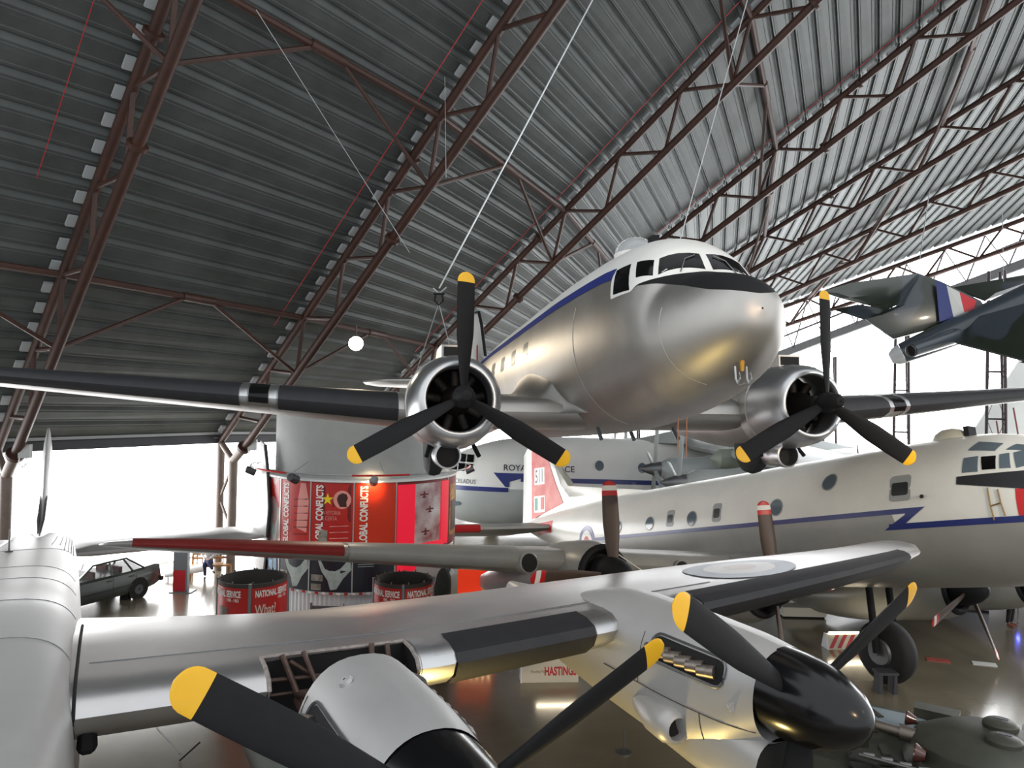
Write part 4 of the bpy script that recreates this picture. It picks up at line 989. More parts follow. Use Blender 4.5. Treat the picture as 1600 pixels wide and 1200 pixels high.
for sg in (1, -1):
    BF.band(np.linspace(-4.3, -.4, 20), lambda x: -.30, lambda x: -.08, sg, .02).build('blue_stripe', M_NAVY, bf, True)
    BF.decal([(-3.55, .62), (-4.35, .62), (-4.35, -.05), (-4.15, -.05)], sg, .03, 3).build('stripe_flash', M_NAVY, bf, True)
    BF.decal([(-4.35, .62), (-5.3, .62), (-5.3, .50), (-4.8, .34), (-4.35, .2)], sg, .025, 2).build('stripe_flash', M_NAVY, bf, True)
    BF.band(np.linspace(-25, -4.9, 30), lambda x: .22, lambda x: .44, sg, .02).build('blue_stripe', M_NAVY, bf, True)
    for r in range(2):
        for k in range(3):
            BF.plate(rrect(-2.32+.42*k, 1.22-.42*r, .36, .34, .03), sg, .02, 1).build('flight_deck_window', M_GLASS, bf, True)
    for x in (-8.75, -10.85, -14.0, -17):
        BF.plate(oval(x, 1.1-.03*(-x-8), .22, .24, 16), sg, .02, 1).build('round_window', M_WIN, bf, True)
    BF.plate(oval(-1.65, -1.0, .28, .12, 16), sg, .02, 1).build('lens_window', M_WIN, bf, True)
    mir = -1 if sg > 0 else 1
    x0 = -4.05 if sg > 0 else -7.3
    lettering('service_lettering', 'ROYAL AIR FORCE', lambda u, v: BF.side((-4.02-u) if sg > 0 else (-7.2+u), .74+v, sg, .02), mat('lettering_dark', srgb(40, 42, 48), .5), bf, size=.40, bold=.004, xscale=1.05)
    lettering('ship_name', 'ENCELADUS', lambda u, v: BF.side((-1.25-u) if sg > 0 else (-2.8+u), .03+v, sg, .02), mat('lettering_dark', 0), bf, size=.30, bold=.0, xscale=.85)
# wing, nacelles
for sg in (1, -1):
    W = Wing([(0, -13.0, 2.15, 6.0, .15), (sg*6, -13.4, 2.2, 5.4, .15), (sg*20, -14.6, 2.1, 2.6, .12)])
    W.body([sg*y for y in (0, 3, 6, 10, 15, 20)]).build('wing', M_BG, bf, True)
    for y, in ((5.4,), (10.8,)):
        y *= sg; xp = -11.15
        N_ = Fus([(xp, .30, -.34, .32), (xp-.3, .5, -.6, .52), (xp-1.5, .55, -.75, .55), (xp-3, .8, -.8, .55), (xp-5.5, .8, -.3, .3)])
        m_ = N_.skin(np.linspace(xp-5.5, xp, 16), lambda x: 0, lambda x: 2*PI, 24); m_.v = [(a, b+y, c+1.3) for a, b, c in m_.v]
        m_.build('engine_nacelle', M_BG, bf, True, 60)
        sp = MB().lathe([(xp-.02, .34), (xp+.3, .30), (xp+.7, .16), (xp+.95, .02)], (0, y, 1.3), (1, 0, 0), 20, False, True).build('spinner', M_STEEL, bf, True)
        add_prop(sp, (xp+.25, y, 1.3), 2.2, 4, .28, .20, .2, M_BG, [M_BG], r0=.2, tw0=78, tw1=70)
MB().lathe([(-1.6, .02), (-1.3, .4), (0, .5), (1.2, .4), (1.6, .02)], (-14.4, 7.6, 2.0), (1, 0, 0), 18).build('wing_tank', mat('grey_green_tank', srgb(128, 136, 124), .5), bf, True)
MB().rings([[(-10.6, -.3, 2.2), (-10.6, .3, 2.2), (-10.6, 0, 2.3)], [(-13, -1.5, 2.2), (-13, 1.5, 2.2), (-13, 0, 2.85)], [(-19, -1.2, 2.1), (-19, 1.2, 2.1), (-19, 0, 2.7)], [(-22, -.2, 1.9), (-22, .2, 1.9), (-22, 0, 2.15)]]).build('wing_fairing', M_BG, bf, True)
slab([(-27, 1.6), (-31, 8), (-34, 8), (-33, 1.4)], .6).build('tail_fin', M_BW, bf, True)
for x, y in ((-3.4, .0), (-15, 2.2), (-15, -2.2)):
    MB().lathe([(-.15, .1), (-.15, .35), (0, .45), (.15, .35), (.15, .1)], (x, y, .45-BF_O[2]), (0, 1, 0), 18, True, True).build('wheel', M_RUBBER, bf, True)
    MB().tube((x, y, .45-BF_O[2]), (x, y, -2.0), .1).build('undercarriage_leg', M_STEEL, bf, True)
# ================================================================ round display tower
TX, TY = (571-800)/FPX*23.9, 23.9
TB = V(TX, TY, 0)
tower = empty('display_tower', TB, label='round grey display tower ringed with red exhibition panels', cat='tower')
M_TGREY = mat('tower_grey', srgb(150, 152, 150), .6, var=.05)
M_CORR = mat('white_corrugated', srgb(206, 212, 214), .45)
R1, R2 = 2.72, 2.98
MB().lathe([(0, R1), (6.55, R1), (6.55, R1-.2)], (0, 0, 0), (0, 0, 1), 56).build('upper_drum', M_TGREY, tower, True, 60)
# corrugated skirt
prof = []
k = 260
ring = lambda z: [V((R2-.10+.02*(i % 2))*math.cos(2*PI*i/k), (R2-.10+.02*(i % 2))*math.sin(2*PI*i/k), z) for i in range(k)]
MB().rings([ring(0), ring(1.32)], True, False, False).build('corrugated_skirt', M_CORR, tower)
def cyl(phi, z, off=0., r=R2):   # phi measured from the side that faces the camera, + to the right
    a = math.atan2(-TY, -TX)+phi; q = r+off
    return V(q*math.cos(a), q*math.sin(a), z)
def curved(name, p0, p1, z0, z1, material, parent, off=0., thick=.03, n=8, **tags):
    p0, p1 = math.radians(p0), math.radians(p1)
    R = []
    for i in range(n+1):
        p = p0+(p1-p0)*i/n; R.append([cyl(p, z0, off), cyl(p, z1, off), cyl(p, z1, off-thick), cyl(p, z0, off-thick)])
    return MB().rings(R).build(name, material, parent, **tags)
def cpoly(name, pts, material, parent, off=.008):
    """polygon given in (metres right of the panel's left edge angle p0, z)"""
    c = np.mean(np.array(pts), 0)
    vs = [cyl(c[0], c[1], off)]+[cyl(a, z, off) for a, z in pts]; n = len(pts)
    return MB().add(vs, [(0, 1+i, 1+(i+1) % n) for i in range(n)]).build(name, material, parent)
curved('panel_cap', -95, 95, 4.47, 4.53, mat('cap_white', srgb(226, 228, 224), .5), tower, .06, .4, 40)
curved('panel_sill', -95, 95, 1.30, 1.36, mat('sill_chequer', srgb(190, 190, 190), .5), tower, .03, .1, 40)
# each panel
P_RED = mat('panel_red', srgb(186, 34, 28), .4); P_MAR = mat('panel_maroon', srgb(112, 18, 18), .4); P_OR = mat('panel_orange_red', srgb(206, 50, 16), .4)
P_PALE = mat('panel_faded', srgb(196, 120, 116), .4, var=.4, scale=2, col2=srgb(190, 190, 186)); P_WT = mat('print_white', srgb(236, 234, 228), .5); P_NAVY = mat('map_navy', srgb(24, 28, 38), .4)
P_MAP = mat('map_grey', srgb(172, 184, 178), .45, var=.25, scale=5); P_STAR = mat('print_yellow', srgb(246, 214, 20), .5); P_PINK = mat('print_pink', srgb(226, 150, 140), .5); P_DK = mat('print_dark', srgb(60, 26, 24), .5)
P_PHOTO = mat('photo_grey', srgb(150, 146, 134), .5, var=.7, scale=6); P_STRIP = mat('alu_strip', srgb(176, 176, 172), .35, .6)
rad = math.radians
ZT, ZM, ZB = 4.45, 2.35, 1.36
bounds = [-82, -52, -29, -4.6, 18.6, 60, 84]
mats_ = [P_PALE, P_RED, P_RED, P_OR, P_MAR, P_MAR]
labs = ['faded panel with a yellow and white print', 'red panel with white lettering and faded portrait', 'red panel with yellow star and round portrait', 'plain orange red panel with white lettering', 'panel with a glowing red frame', 'panel with a colour photograph']
for k in range(6):
    p = curved('exhibition_panel', bounds[k]+.4, bounds[k+1]-.4, ZM, ZT, mats_[k], tower, 0, .04, 10, label=labs[k])
    a0 = rad(bounds[k])
    if k in (1, 2, 3):
        lettering('title_lettering', 'GLOBAL CONFLICTS', lambda u, v: cyl(a0+rad(1.6)+(.30-v)/R2, 2.60+u, .010), P_WT, p, size=.30, bold=.010, spacing=.95, xscale=.66)
    if k == 0:
        cpoly('print_shape', [(a0+.1, 2.4), (a0+.45, 2.4), (a0+.48, 3.2), (a0+.3, 3.4)], P_MAP, p)
        cpoly('print_shape', [(a0+.12, 3.3), (a0+.25, 3.3), (a0+.22, 4.2)], P_STAR, p)
        cpoly('print_shape', [(a0+.25, 3.7), (a0+.5, 3.6), (a0+.5, 4.4), (a0+.3, 4.4)], P_RED, p)
    if k == 1:
        lettering('subtitle_lettering', 'CENTRAL &', lambda u, v: cyl(a0+rad(2)+u/R2, 2.40+v, .010), P_WT, p, size=.2, bold=.006, xscale=.7)
        cpoly('portrait_print', [(a0+.24, 3.1), (a0+.36, 3.0), (a0+.38, 3.9), (a0+.34, 4.4), (a0+.28, 4.4), (a0+.25, 3.9)], P_PINK, p, .006)
        for q in range(6): cpoly('text_line', [(a0+.20, 3.9-.2*q), (a0+.37, 3.94-.2*q), (a0+.37, 3.97-.2*q), (a0+.20, 3.93-.2*q)], P_MAR, p, .009)
    if k == 2:
        cpoly('maroon_block', [(a0+.115, 3.35), (a0+.40, 3.35), (a0+.40, 4.42), (a0+.115, 4.42)], P_MAR, p, .005)
        cx, cz = a0+.175, 3.98
        cpoly('yellow_star', [(cx+(.06 if i % 2 == 0 else .024)*math.sin(i*PI/5), cz+(.18 if i % 2 == 0 else .072)*math.cos(i*PI/5)) for i in range(10)], P_STAR, p)
        cx = a0+.315; cz = 3.98
        cpoly('portrait_disc', [(cx+.085*math.cos(q), cz+.26*math.sin(q)) for q in np.linspace(0, 2*PI, 24)[:-1]], P_PINK, p)
        cpoly('portrait_head', [(cx-.02, cz-.2), (cx-.045, cz-.05), (cx-.05, cz+.03), (cx-.035, cz+.13), (cx+.0, cz+.19), (cx+.04, cz+.16), (cx+.055, cz+.05), (cx+.04, cz-.06), (cx+.045, cz-.2)], P_DK, p, .012)
        lettering('slogan_lettering', 'A VITORIA\nE CERTA', lambda u, v: cyl(a0+.125+u/R2, 3.55+v, .010), P_PINK, p, size=.16, xscale=.7)
        for q in range(5): cpoly('text_line', [(a0+.2, 3.2-.17*q), (a0+.38, 3.23-.17*q), (a0+.38, 3.255-.17*q), (a0+.2, 3.225-.17*q)], P_PINK, p, .008)
        cpoly('photo_print', [(a0+.07, 2.38), (a0+.18, 2.38), (a0+.18, 3.1), (a0+.10, 3.12)], P_PHOTO, p, .013)
    if k == 4:
        M_NEON = mat('lit_red_frame', srgb(120, 6, 22), .4, emit=((1., .010, .045), .36))
        for nm, b0, b1, z0, z1 in (('light_frame_side', 19.3, 30, 2.45, 4.38), ('light_frame_side', 51, 59.4, 2.45, 4.38), ('light_frame_bottom', 30, 51, 2.45, 2.62)):
            curved(nm, b0, b1, z0, z1, M_NEON, p, .05, .05, 6)
        pic = curved('picture', 30.2, 50.8, 2.62, 4.38, mat('smoky_print', srgb(206, 200, 198), .4, scale=1.6, col2=srgb(128, 28, 34), var=.1), p, .03, .03, 8)
        for az, z in ((36.5, 4.05), (41, 3.6), (38, 2.95)):
            a = rad(az); s = .055; h = .10
            cpoly('jet_silhouette', [(a-s, z+.02), (a-.012, z+.03), (a-.006, z+h), (a+.006, z+h), (a+.012, z+.03), (a+s, z+.02), (a+s, z-.02), (a+.012, z-.02), (a+.01, z-h*.8), (a+.03, z-h), (a-.03, z-h), (a-.01, z-h*.8), (a-.012, z-.02), (a-s, z-.02)], mat('print_maroon', srgb(96, 22, 26), .5), pic, .034)
    if k == 5:
        curved('photograph', 64, 80, 2.6, 4.2, mat('colour_photo', srgb(92, 62, 40), .4, var=.8, scale=5, col2=srgb(206, 150, 50)), p, .01, .01, 5)
        curved('photograph_dark', 66, 78, 2.75, 3.7, mat('photo_dark', srgb(44, 40, 44), .4, var=.5, scale=5), p, .02, .01, 5)
for k, bnd in enumerate(bounds):
    curved('panel_strip', bnd-.35, bnd+.35, ZB, ZT+.02, P_STRIP, tower, .02, .05, 2)
for k in range(4):
    p = curved('map_panel', bounds[k]+.4, bounds[k+1]-.4, ZB, ZM-.04, P_NAVY, tower, 0, .04, 8, label='dark map panel'); a0 = rad(bounds[k]); w_ = rad(bounds[k+1]-bounds[k])
    if k in (1, 2):
        cpoly('map_land', [(a0+w_*x, z) for x, z in ((.20, 2.3), (.95, 2.3), (.98, 2.0), (.80, 1.75), (.66, 1.45), (.52, 1.42), (.45, 1.7), (.30, 1.95))], P_MAP, p)
        cpoly('photo_print', [(a0+w_*.06, 1.4), (a0+w_*.3, 1.4), (a0+w_*.3, 1.58), (a0+w_*.06, 1.58)], P_PHOTO, p, .012)
        cpoly('photo_print', [(a0+w_*.06, 1.66), (a0+w_*.34, 1.66), (a0+w_*.34, 1.84), (a0+w_*.06, 1.84)], P_PHOTO, p, .012)
    if k == 0:
        cpoly('map_land', [(a0+w_*x, z) for x, z in ((.2, 1.4), (.9, 1.4), (.9, 2.3), (.4, 2.3))], mat('map_blue', srgb(110, 150, 180), .4), p)
    if k == 3:
        for q in range(3): cpoly('text_line', [(a0+.05, 2.2-.06*q), (a0+.2, 2.2-.06*q), (a0+.2, 2.215-.06*q), (a0+.05, 2.215-.06*q)], P_MAP, p)
    for q in range(6): curved('sill_mark', bounds[k]+q*(bounds[k+1]-bounds[k])/6, bounds[k]+(q+.5)*(bounds[k+1]-bounds[k])/6, 1.30, 1.36, (P_RED if q % 2 else P_WT), tower, .04, .02, 2)
curved('red_light_box', 20, 32, 1.85, 2.3, mat('lit_red_frame', 0), tower, .02, .04, 4)
# spotlight rail with red sections
rail = empty('spotlight_rail', TB, label='thin curved spotlight rail with red sections around the display tower', cat='rail')
def arc(p0, p1, z, r, rr, m, nm, n=24):
    return MB().path([cyl(rad(p0+(p1-p0)*i/n), z, 0, r) for i in range(n+1)], rr, 6).build(nm, m, rail, True)
RR = 3.45
arc(-100, 95, 4.72, RR, .022, M_WIRE, 'rail_tube', 40)
arc(-62, -38, 4.72, RR, .03, M_RED, 'red_section', 8); arc(-5, 22, 4.72, RR, .03, M_RED, 'red_section', 8); arc(64, 88, 4.72, RR, .03, M_RED, 'red_section', 8)
for q in (-80, -35, 10, 50, 85): MB().tube(cyl(rad(q), 4.72, 0, RR), cyl(rad(q), 5.0, 0, R1), .012, n=5).build('rail_bracket', M_WIRE, rail)
M_LAMPON = mat('lamp_face_lit', (1, .95, .8), .4, emit=((1., .86, .6), 14.))
for q, lab, lit in ((-34, 'dark spotlight clamped to the curved rail near the star panel', 0), (5, 'silver spotlight clamped to the curved rail over the plain orange panel', 1), (86, 'lit spotlight on the curved rail at the right of the display tower', 1), (-78, 'small grey spotlight at the left end of the curved rail', 0)):
    c = cyl(rad(q), 4.58, 0, RR); inw = unit(V(*(-cyl(rad(q), 0)[:2]), -1.1))
    l = empty('spotlight', TB+c, label=lab, cat='spotlight', group='rail spotlights')
    MB().lathe([(-.16, .05), (-.14, .11), (.12, .13), (.15, .13), (.15, .11)], (0, 0, 0), inw, 14, True, False).build('lamp_body', M_STEEL if lit else mat('dark_lamp', srgb(64, 64, 66), .5), l, True)
    MB().lathe([(.13, .115), (.131, .003)], (0, 0, 0), inw, 14).build('lamp_face', M_LAMPON if lit else M_DARK, l)
    MB().tube((0, 0, .05), (0, 0, .15), .02).build('clamp', M_STEEL, l)
    if lit:
        ld = bpy.data.lights.new('spot_beam', 'SPOT'); ld.energy = 18; ld.color = (1., .72, .4); ld.spot_size = rad(95); ld.shadow_soft_size = .08
        lo = bpy.data.objects.new('spot_beam', ld); C.objects.link(lo); lo.parent = l
        lo.matrix_local = Matrix.Translation(inw*.2) @ Vector(inw).to_track_quat('-Z', 'Y').to_matrix().to_4x4()

# ================================================================ red drum kiosks
def kiosk(px, py, Y, dia, label, words_off):
    p = at(px, py, Y); b = V(p[0], p[1], 0); H = p[2]; r = dia/2
    k = empty('drum_kiosk', b, label=label, cat='kiosk', group='red drum kiosks')
    f = math.atan2(-b[1], -b[0])
    def kc(phi, z, off=0): a = f+phi; return V((r+off)*math.cos(a), (r+off)*math.sin(a), z)
    nseg = 4
    for i in range(nseg):
        p0 = rad(words_off)+2*PI/nseg*i; p1 = p0+2*PI/nseg-.09
        R = [[kc(p0+(p1-p0)*t/10, .15), kc(p0+(p1-p0)*t/10, H-.09), kc(p0+(p1-p0)*t/10, H-.09, -.03), kc(p0+(p1-p0)*t/10, .15, -.03)] for t in range(11)]
        q = MB().rings(R).build('panel', P_RED, k, True, 30)
        lettering('title', 'NATIONAL SERVICE', lambda u, v: kc(p0+.10+u/r, H-.30+v, .006), P_WT, q, size=.21, bold=.008, xscale=.50)
        lettering('dates', '1945 - 1963', lambda u, v: kc(p0+.80+u/r, H-.41+v, .006), P_WT, q, size=.11, bold=.002, xscale=.62)
        if i == 0: lettering('question', 'What?', lambda u, v: kc(p0+.10+u/r, H-.72+v, .006), mat('print_cream', srgb(226, 206, 190), .5), q, size=.34, bold=.004, xscale=.58)
        if i == nseg-1:
            MB().rings([[kc(p0+.45+t*.06, H-1.2, .006), kc(p0+.45+t*.06, H-.55, .006)] for t in range(8)], close=False).build('picture', mat('kiosk_photo', srgb(112, 92, 80), .5, var=.5, scale=8), q)
        pm = p1+.045
        MB().tube(kc(pm, 0, -.0), kc(pm, H+.02), .045, n=8).build('post', M_STEEL, k, True)
    MB().lathe([(0, r-.05), (.14, r-.05), (.15, r-.3)], (0, 0, 0), (0, 0, 1), 32).build('plinth', M_BLACK, k)
    MB().lathe([(H-.1, r-.01), (H, r-.01), (H, r-.06), (.2, r-.06)], (0, 0, 0), (0, 0, 1), 32).build('inner_lining', mat('dark_lining', srgb(62, 58, 54), .7), k, True)
    MB().lathe([(H-.35, r-.06), (H-.35, .02)], (0, 0, 0), (0, 0, 1), 28).build('inner_floor', mat('dark_lining', 0), k)
    for i in range(10):
        a = 2*PI*i/10; MB().box((math.cos(a)*(r-.04)-.015, math.sin(a)*(r-.04)-.015, H-.05), (math.cos(a)*(r-.04)+.015, math.sin(a)*(r-.04)+.015, H+.05)).build('rim_clip', M_STEEL, k)
kiosk(396, 901, 18.2, 1.62, 'red drum kiosk asking What beside the parked saloon car', -2)
kiosk(631, 903, 18.4, 1.44, 'red drum kiosk in front of the display tower, behind the silver wing', 2)
# low grey railing between the kiosks
a_, b_ = at_z(486, 975, 0), at_z(590, 975, 0)
p_, q_ = at(486, 945, 19.6), at(588, 947, 19.6)
rl = empty('low_railing', V(p_[0], p_[1], 0), label='low grey railing between the two red drum kiosks', cat='railing')
hz = p_[2]; L_ = q_[0]-p_[0]
for x in (0, L_/2, L_): MB().tube((x, 0, 0), (x, 0, hz+.05), .035 if x != L_/2 else .015, n=10).build('post', M_STEEL, rl, True)
MB().box((0, -.03, hz-.10), (L_, .03, hz-.03)).build('rail', M_STEEL, rl)
MB().box((0, -.02, .25), (L_, .02, hz-.16)).build('infill_panel', mat('infill_grey', srgb(140, 140, 146), .5), rl)

# ================================================================ saloon car
cr_ = at_z(212, 934, 0); hd_ = unit(V(-.42, -.90, 0)); lf_ = V(-hd_[1], hd_[0], 0)
co = cr_ + hd_*1.25 - lf_*.68
car = empty('saloon_car', V(co[0], co[1], 0), Rm(math.atan2(hd_[1], hd_[0])), label='dark green grey four door saloon car parked by the bright window wall', cat='car')
M_CAR = mat('car_paint', srgb(58, 62, 58), .32, var=.1, coat=.3); M_CGL = mat('car_glass', srgb(70, 74, 74), .06, alpha=.55); M_TRIM = mat('car_trim', srgb(26, 26, 27), .5)
# lower body: sections along x with wheel arches as notches
body = []
out = [(2.12, .42, .66), (2.10, .28, .80), (1.55, .24, .88), (.95, .22, .93), (-.9, .22, .95), (-1.5, .24, .98), (-1.95, .30, 1.00), (-2.12, .38, .98), (-2.16, .45, .80)]
R = []
for x, z0, z1 in out:
    w = .82 if abs(x) < 1.9 else .76
    R.append([(x, -w*.92, z0), (x, -w, z0+.12), (x, -w, z1-.28), (x, -w*.95, z1-.06), (x, -w*.86, z1), (x, w*.86, z1), (x, w*.95, z1-.06), (x, w, z1-.28), (x, w, z0+.12), (x, w*.92, z0)])
bd = MB().rings(R).build('body', M_CAR, car, True, 35)
gh_ = [(.95, .92, .74), (.25, 1.34, .60), (-.2, 1.39, .58), (-.95, 1.36, .58), (-1.42, 1.0, .68)]
MB().rings([[(.25, -.58, 1.345), (.25, .58, 1.345)], [(.0, -.585, 1.385), (.0, .585, 1.385)], [(-.5, -.585, 1.40), (-.5, .585, 1.40)], [(-.95, -.57, 1.365), (-.95, .57, 1.365)]], close=False).build('roof', M_CAR, car, True)
for sg in (-1, 1):
    for a, b in (((.95, sg*.76, .93), (.25, sg*.58, 1.35)), ((-.32, sg*.77, .95), (-.3, sg*.585, 1.38)), ((-1.5, sg*.72, .97), (-.95, sg*.57, 1.36)), ((.25, sg*.58, 1.35), (-.95, sg*.57, 1.37)), ((-1.05, sg*.75, .96), (-.82, sg*.58, 1.37))):
        MB().tube(a, b, .035, n=6).build('pillar', M_CAR, car, True)
    MB().add([(.88, sg*.755, .95), (.24, sg*.585, 1.33), (-.29, sg*.59, 1.36), (-.31, sg*.765, .96)], [(0, 1, 2, 3)]).build('front_door_window', M_CGL, car)
    MB().add([(-.34, sg*.765, .96), (-.32, sg*.59, 1.36), (-.84, sg*.585, 1.34), (-1.05, sg*.745, .97)], [(0, 1, 2, 3)]).build('rear_door_window', M_CGL, car)
    MB().add([(-1.08, sg*.745, .97), (-.87, sg*.585, 1.33), (-.96, sg*.575, 1.32), (-1.4, sg*.715, .98)], [(0, 1, 2, 3)]).build('quarter_window', M_CGL, car)
    for x in (1.3, -1.25):
        wc = MB().lathe([(-.09, .17), (-.09, .27), (-.05, .305), (.05, .305), (.09, .27), (.09, .17)], (x, sg*.72, .305), (0, 1, 0), 24, True, True).build('wheel', M_RUBBER, car, True, 60)
        MB().lathe([(0, .18), (.03*sg, .16), (.02*sg, .03), (.05*sg, .01)], (x, sg*.81, .305), (0, 1, 0), 16).build('hubcap', mat('hub_dark', srgb(60, 60, 62), .4, .5), wc, True)
        MB().lathe([(-.02, .37), (.02, .37), (.02, .001)], (x, sg*.806, .33), (0, 1, 0), 24).build('wheel_arch', M_DARK, car)
    for x in (.9, -.32, -1.15): MB().tube((x, sg*.822, .32), (x, sg*.822, .9), .006, n=4).build('door_seam', M_TRIM, car)
    for x in (-.15, -.95): MB().box((x-.1, sg*.815-.012, .78), (x+.06, sg*.815+.012, .81)).build('door_handle', M_TRIM, car)
    MB().box((-1.0, sg*.825-.008, .48), (.95, sg*.825+.008, .54)).build('side_moulding', M_TRIM, car)
MB().add([(.93, -.70, .95), (.93, .70, .95), (.27, .54, 1.34), (.27, -.54, 1.34)], [(0, 1, 2, 3)]).build('windscreen', M_CGL, car)
MB().tube((.95, .74, .94), (.27, .57, 1.35), .025, n=6).build('screen_trim', mat('chrome', (.8, .8, .8), .2, 1.), car, True)
MB().add([(-1.45, -.66, .98), (-1.45, .66, .98), (-.97, .54, 1.35), (-.97, -.54, 1.35)], [(0, 1, 2, 3)]).build('rear_window', M_CGL, car)
for x in (.35, -.6):
    for y in (-.33, .33):
        MB().box((x-.12, y-.24, .5), (x+.35, y+.24, .66)).build('seat', mat('seat_red_brown', srgb(110, 46, 40), .7), car); MB().box((x-.2, y-.24, .6), (x-.08, y+.24, 1.12)).build('seat_back', mat('seat_red_brown', 0), car)
for z, x in ((.46, 2.13), (.48, -2.18)): MB().box((x-.06, -.80, z-.07), (x+.06, .80, z+.07)).build('bumper', M_TRIM, car)
# small black floor stand under the car
st_ = at_z(196, 936, 0); fs_ = empty('floor_stand', V(st_[0], st_[1], 0), label='small black floor stand beneath the parked saloon car', cat='stand')
MB().box((-.14, -.1, 0), (.14, .1, .2)).build('base', M_BLACK, fs_); MB().tube((0, 0, .2), (0, 0, .42), .03).build('stem', M_BLACK, fs_)
# white barrier rail behind the car
a_, b_ = at(258, 899, 27.2), at(318, 887, 27.5)
br = empty('barrier_rail', V(a_[0], a_[1], 0), label='thick white barrier rail on thin legs behind the saloon car', cat='rail')
B0 = V(a_[0], a_[1], 0)
MB().tube(V(*a_)-B0, V(*b_)-B0, .09, .16, 12).build('rail', mat('rail_white', srgb(232, 234, 232), .4), br, True)
for t in (.08, .62): q = V(*a_)*(1-t)+V(*b_)*t-B0; MB().tube(V(q[0], q[1], 0), q, .03).build('leg', M_STEEL, br, True)
# sign pillar, grey above red
sp_ = at_z(282, 924, 0); pil = empty('sign_pillar', V(sp_[0], sp_[1], 0), label='slim standing sign pillar, grey above and red below', cat='sign')
MB().box((-.24, -.08, .03), (.24, .08, .75)).build('red_lower_panel', mat('pillar_red', srgb(190, 26, 40), .4), pil); MB().box((-.24, -.08, .75), (.24, .08, 1.75)).build('grey_upper_panel', mat('pillar_grey', srgb(108, 112, 116), .5), pil)
MB().box((-.3, -.25, 0), (.45, .25, .03)).build('base_plate', M_STEEL, pil)
MB().box((.2, -.1, .03), (.26, .1, 1.75)).build('edge_strip', M_STEEL, pil)

# ================================================================ wooden bench and seated visitor
bp = at_z(300, 903, 0); M_WOOD = mat('pine_wood', srgb(176, 128, 76), .5, var=.2, scale=6)
bn_ = empty('wooden_bench', V(bp[0], bp[1], 0), Rm(.25), label='pale wooden bench by the window wall under the red edged wing', cat='bench')
for x in (-.05, 1.35):
    for y in (0, .42): MB().box((x-.035, y-.035, 0), (x+.035, y+.035, .45 if y == 0 else .85)).build('leg', M_WOOD, bn_)
MB().box((-.05, -.03, .38), (1.35, .45, .45)).build('seat', M_WOOD, bn_)
MB().box((-.05, .40, .60), (1.35, .44, .68)).build('back_rail', M_WOOD, bn_); MB().box((-.05, .40, .76), (1.35, .44, .85)).build('back_rail', M_WOOD, bn_)
for x in np.linspace(.1, 1.2, 7): MB().box((x-.02, .405, .45), (x+.02, .435, .78)).build('back_slat', M_WOOD, bn_)
def skin_body(name, verts, edges, radii, material, parent, sub=2, root=0):
    me = bpy.data.meshes.new(name); me.from_pydata([tuple(v) for v in verts], edges, []); o = bpy.data.objects.new(name, me); C.objects.link(o); o.parent = parent
    sk = o.modifiers.new('skin', 'SKIN'); sk.use_smooth_shade = True
    sv = me.skin_vertices[0].data if me.skin_vertices else None
    if sv is None:
        bm = bmesh.new(); bm.from_mesh(me); bm.verts.layers.skin.verify(); bm.to_mesh(me); bm.free(); sv = me.skin_vertices[0].data
    for i, r in enumerate(radii): sv[i].radius = (r, r) if not hasattr(r, '__len__') else r
    sv[root].use_root = True
    o.modifiers.new('subdivision', 'SUBSURF').levels = sub; o.modifiers['subdivision'].render_levels = sub
    me.materials.append(material); return o
M_JEANS = mat('navy_trousers', srgb(34, 44, 78), .8, var=.15); M_SHIRT = mat('pale_grey_jumper', srgb(180, 180, 180), .8); M_SKIN = mat('skin', srgb(206, 160, 136), .55); M_HAIR = mat('brown_hair', srgb(58, 42, 32), .8); M_SHOE = mat('black_shoes', srgb(26, 26, 28), .5)
pv = empty('person', V(bp[0], bp[1], 0), Rm(.25), label='seated visitor in navy trousers and black shoes with legs crossed on the bench', cat='person')
# facing -y, sitting at x=.55
sx = .55
skin_body('trousers', [(sx, .22, .52), (sx-.09, .20, .53), (sx-.10, -.20, .55), (sx-.06, -.24, .10), (sx+.09, .20, .53), (sx+.02, -.22, .64), (sx+.22, -.38, .36), (sx, .24, .62)],
          [(0, 1), (1, 2), (2, 3), (0, 4), (4, 5), (5, 6), (0, 7)], [.14, .10, .085, .055, .10, .085, .055, .14], M_JEANS, pv)
skin_body('shoe', [(sx-.06, -.24, .06), (sx-.06, -.40, .045), (sx-.06, -.46, .04)], [(0, 1), (1, 2)], [.05, .045, .03], M_SHOE, pv)
skin_body('shoe', [(sx+.23, -.39, .31), (sx+.28, -.53, .30), (sx+.30, -.58, .29)], [(0, 1), (1, 2)], [.05, .045, .03], M_SHOE, pv)
skin_body('body', [(sx, .25, .60), (sx, .27, .90), (sx, .27, 1.12), (sx, .25, 1.22), (sx-.19, .26, 1.08), (sx-.25, .12, .82), (sx-.08, -.10, .70), (sx+.19, .26, 1.08), (sx+.25, .12, .82), (sx+.05, -.12, .72)],
          [(0, 1), (1, 2), (2, 3), (2, 4), (4, 5), (5, 6), (2, 7), (7, 8), (8, 9)], [.15, .15, .14, .06, .075, .05, .04, .075, .05, .04], M_SHIRT, pv)
hdv = skin_body('head', [(sx, .25, 1.18), (sx, .23, 1.28), (sx, .215, 1.37), (sx, .22, 1.45)], [(0, 1), (1, 2), (2, 3)], [.055, .07, (.085, .10), .06], M_SKIN, pv)
skin_body('hair', [(sx, .27, 1.34), (sx, .26, 1.45), (sx, .22, 1.49)], [(0, 1), (1, 2)], [.085, .085, .06], M_HAIR, pv)
for s in (-1, 1): MB().lathe([(-.02, .003), (-.01, .012), (.0, .013)], (sx+s*.032, .125, 1.39), (0, 1, 0), 8).build('eye', M_BLACK, pv)
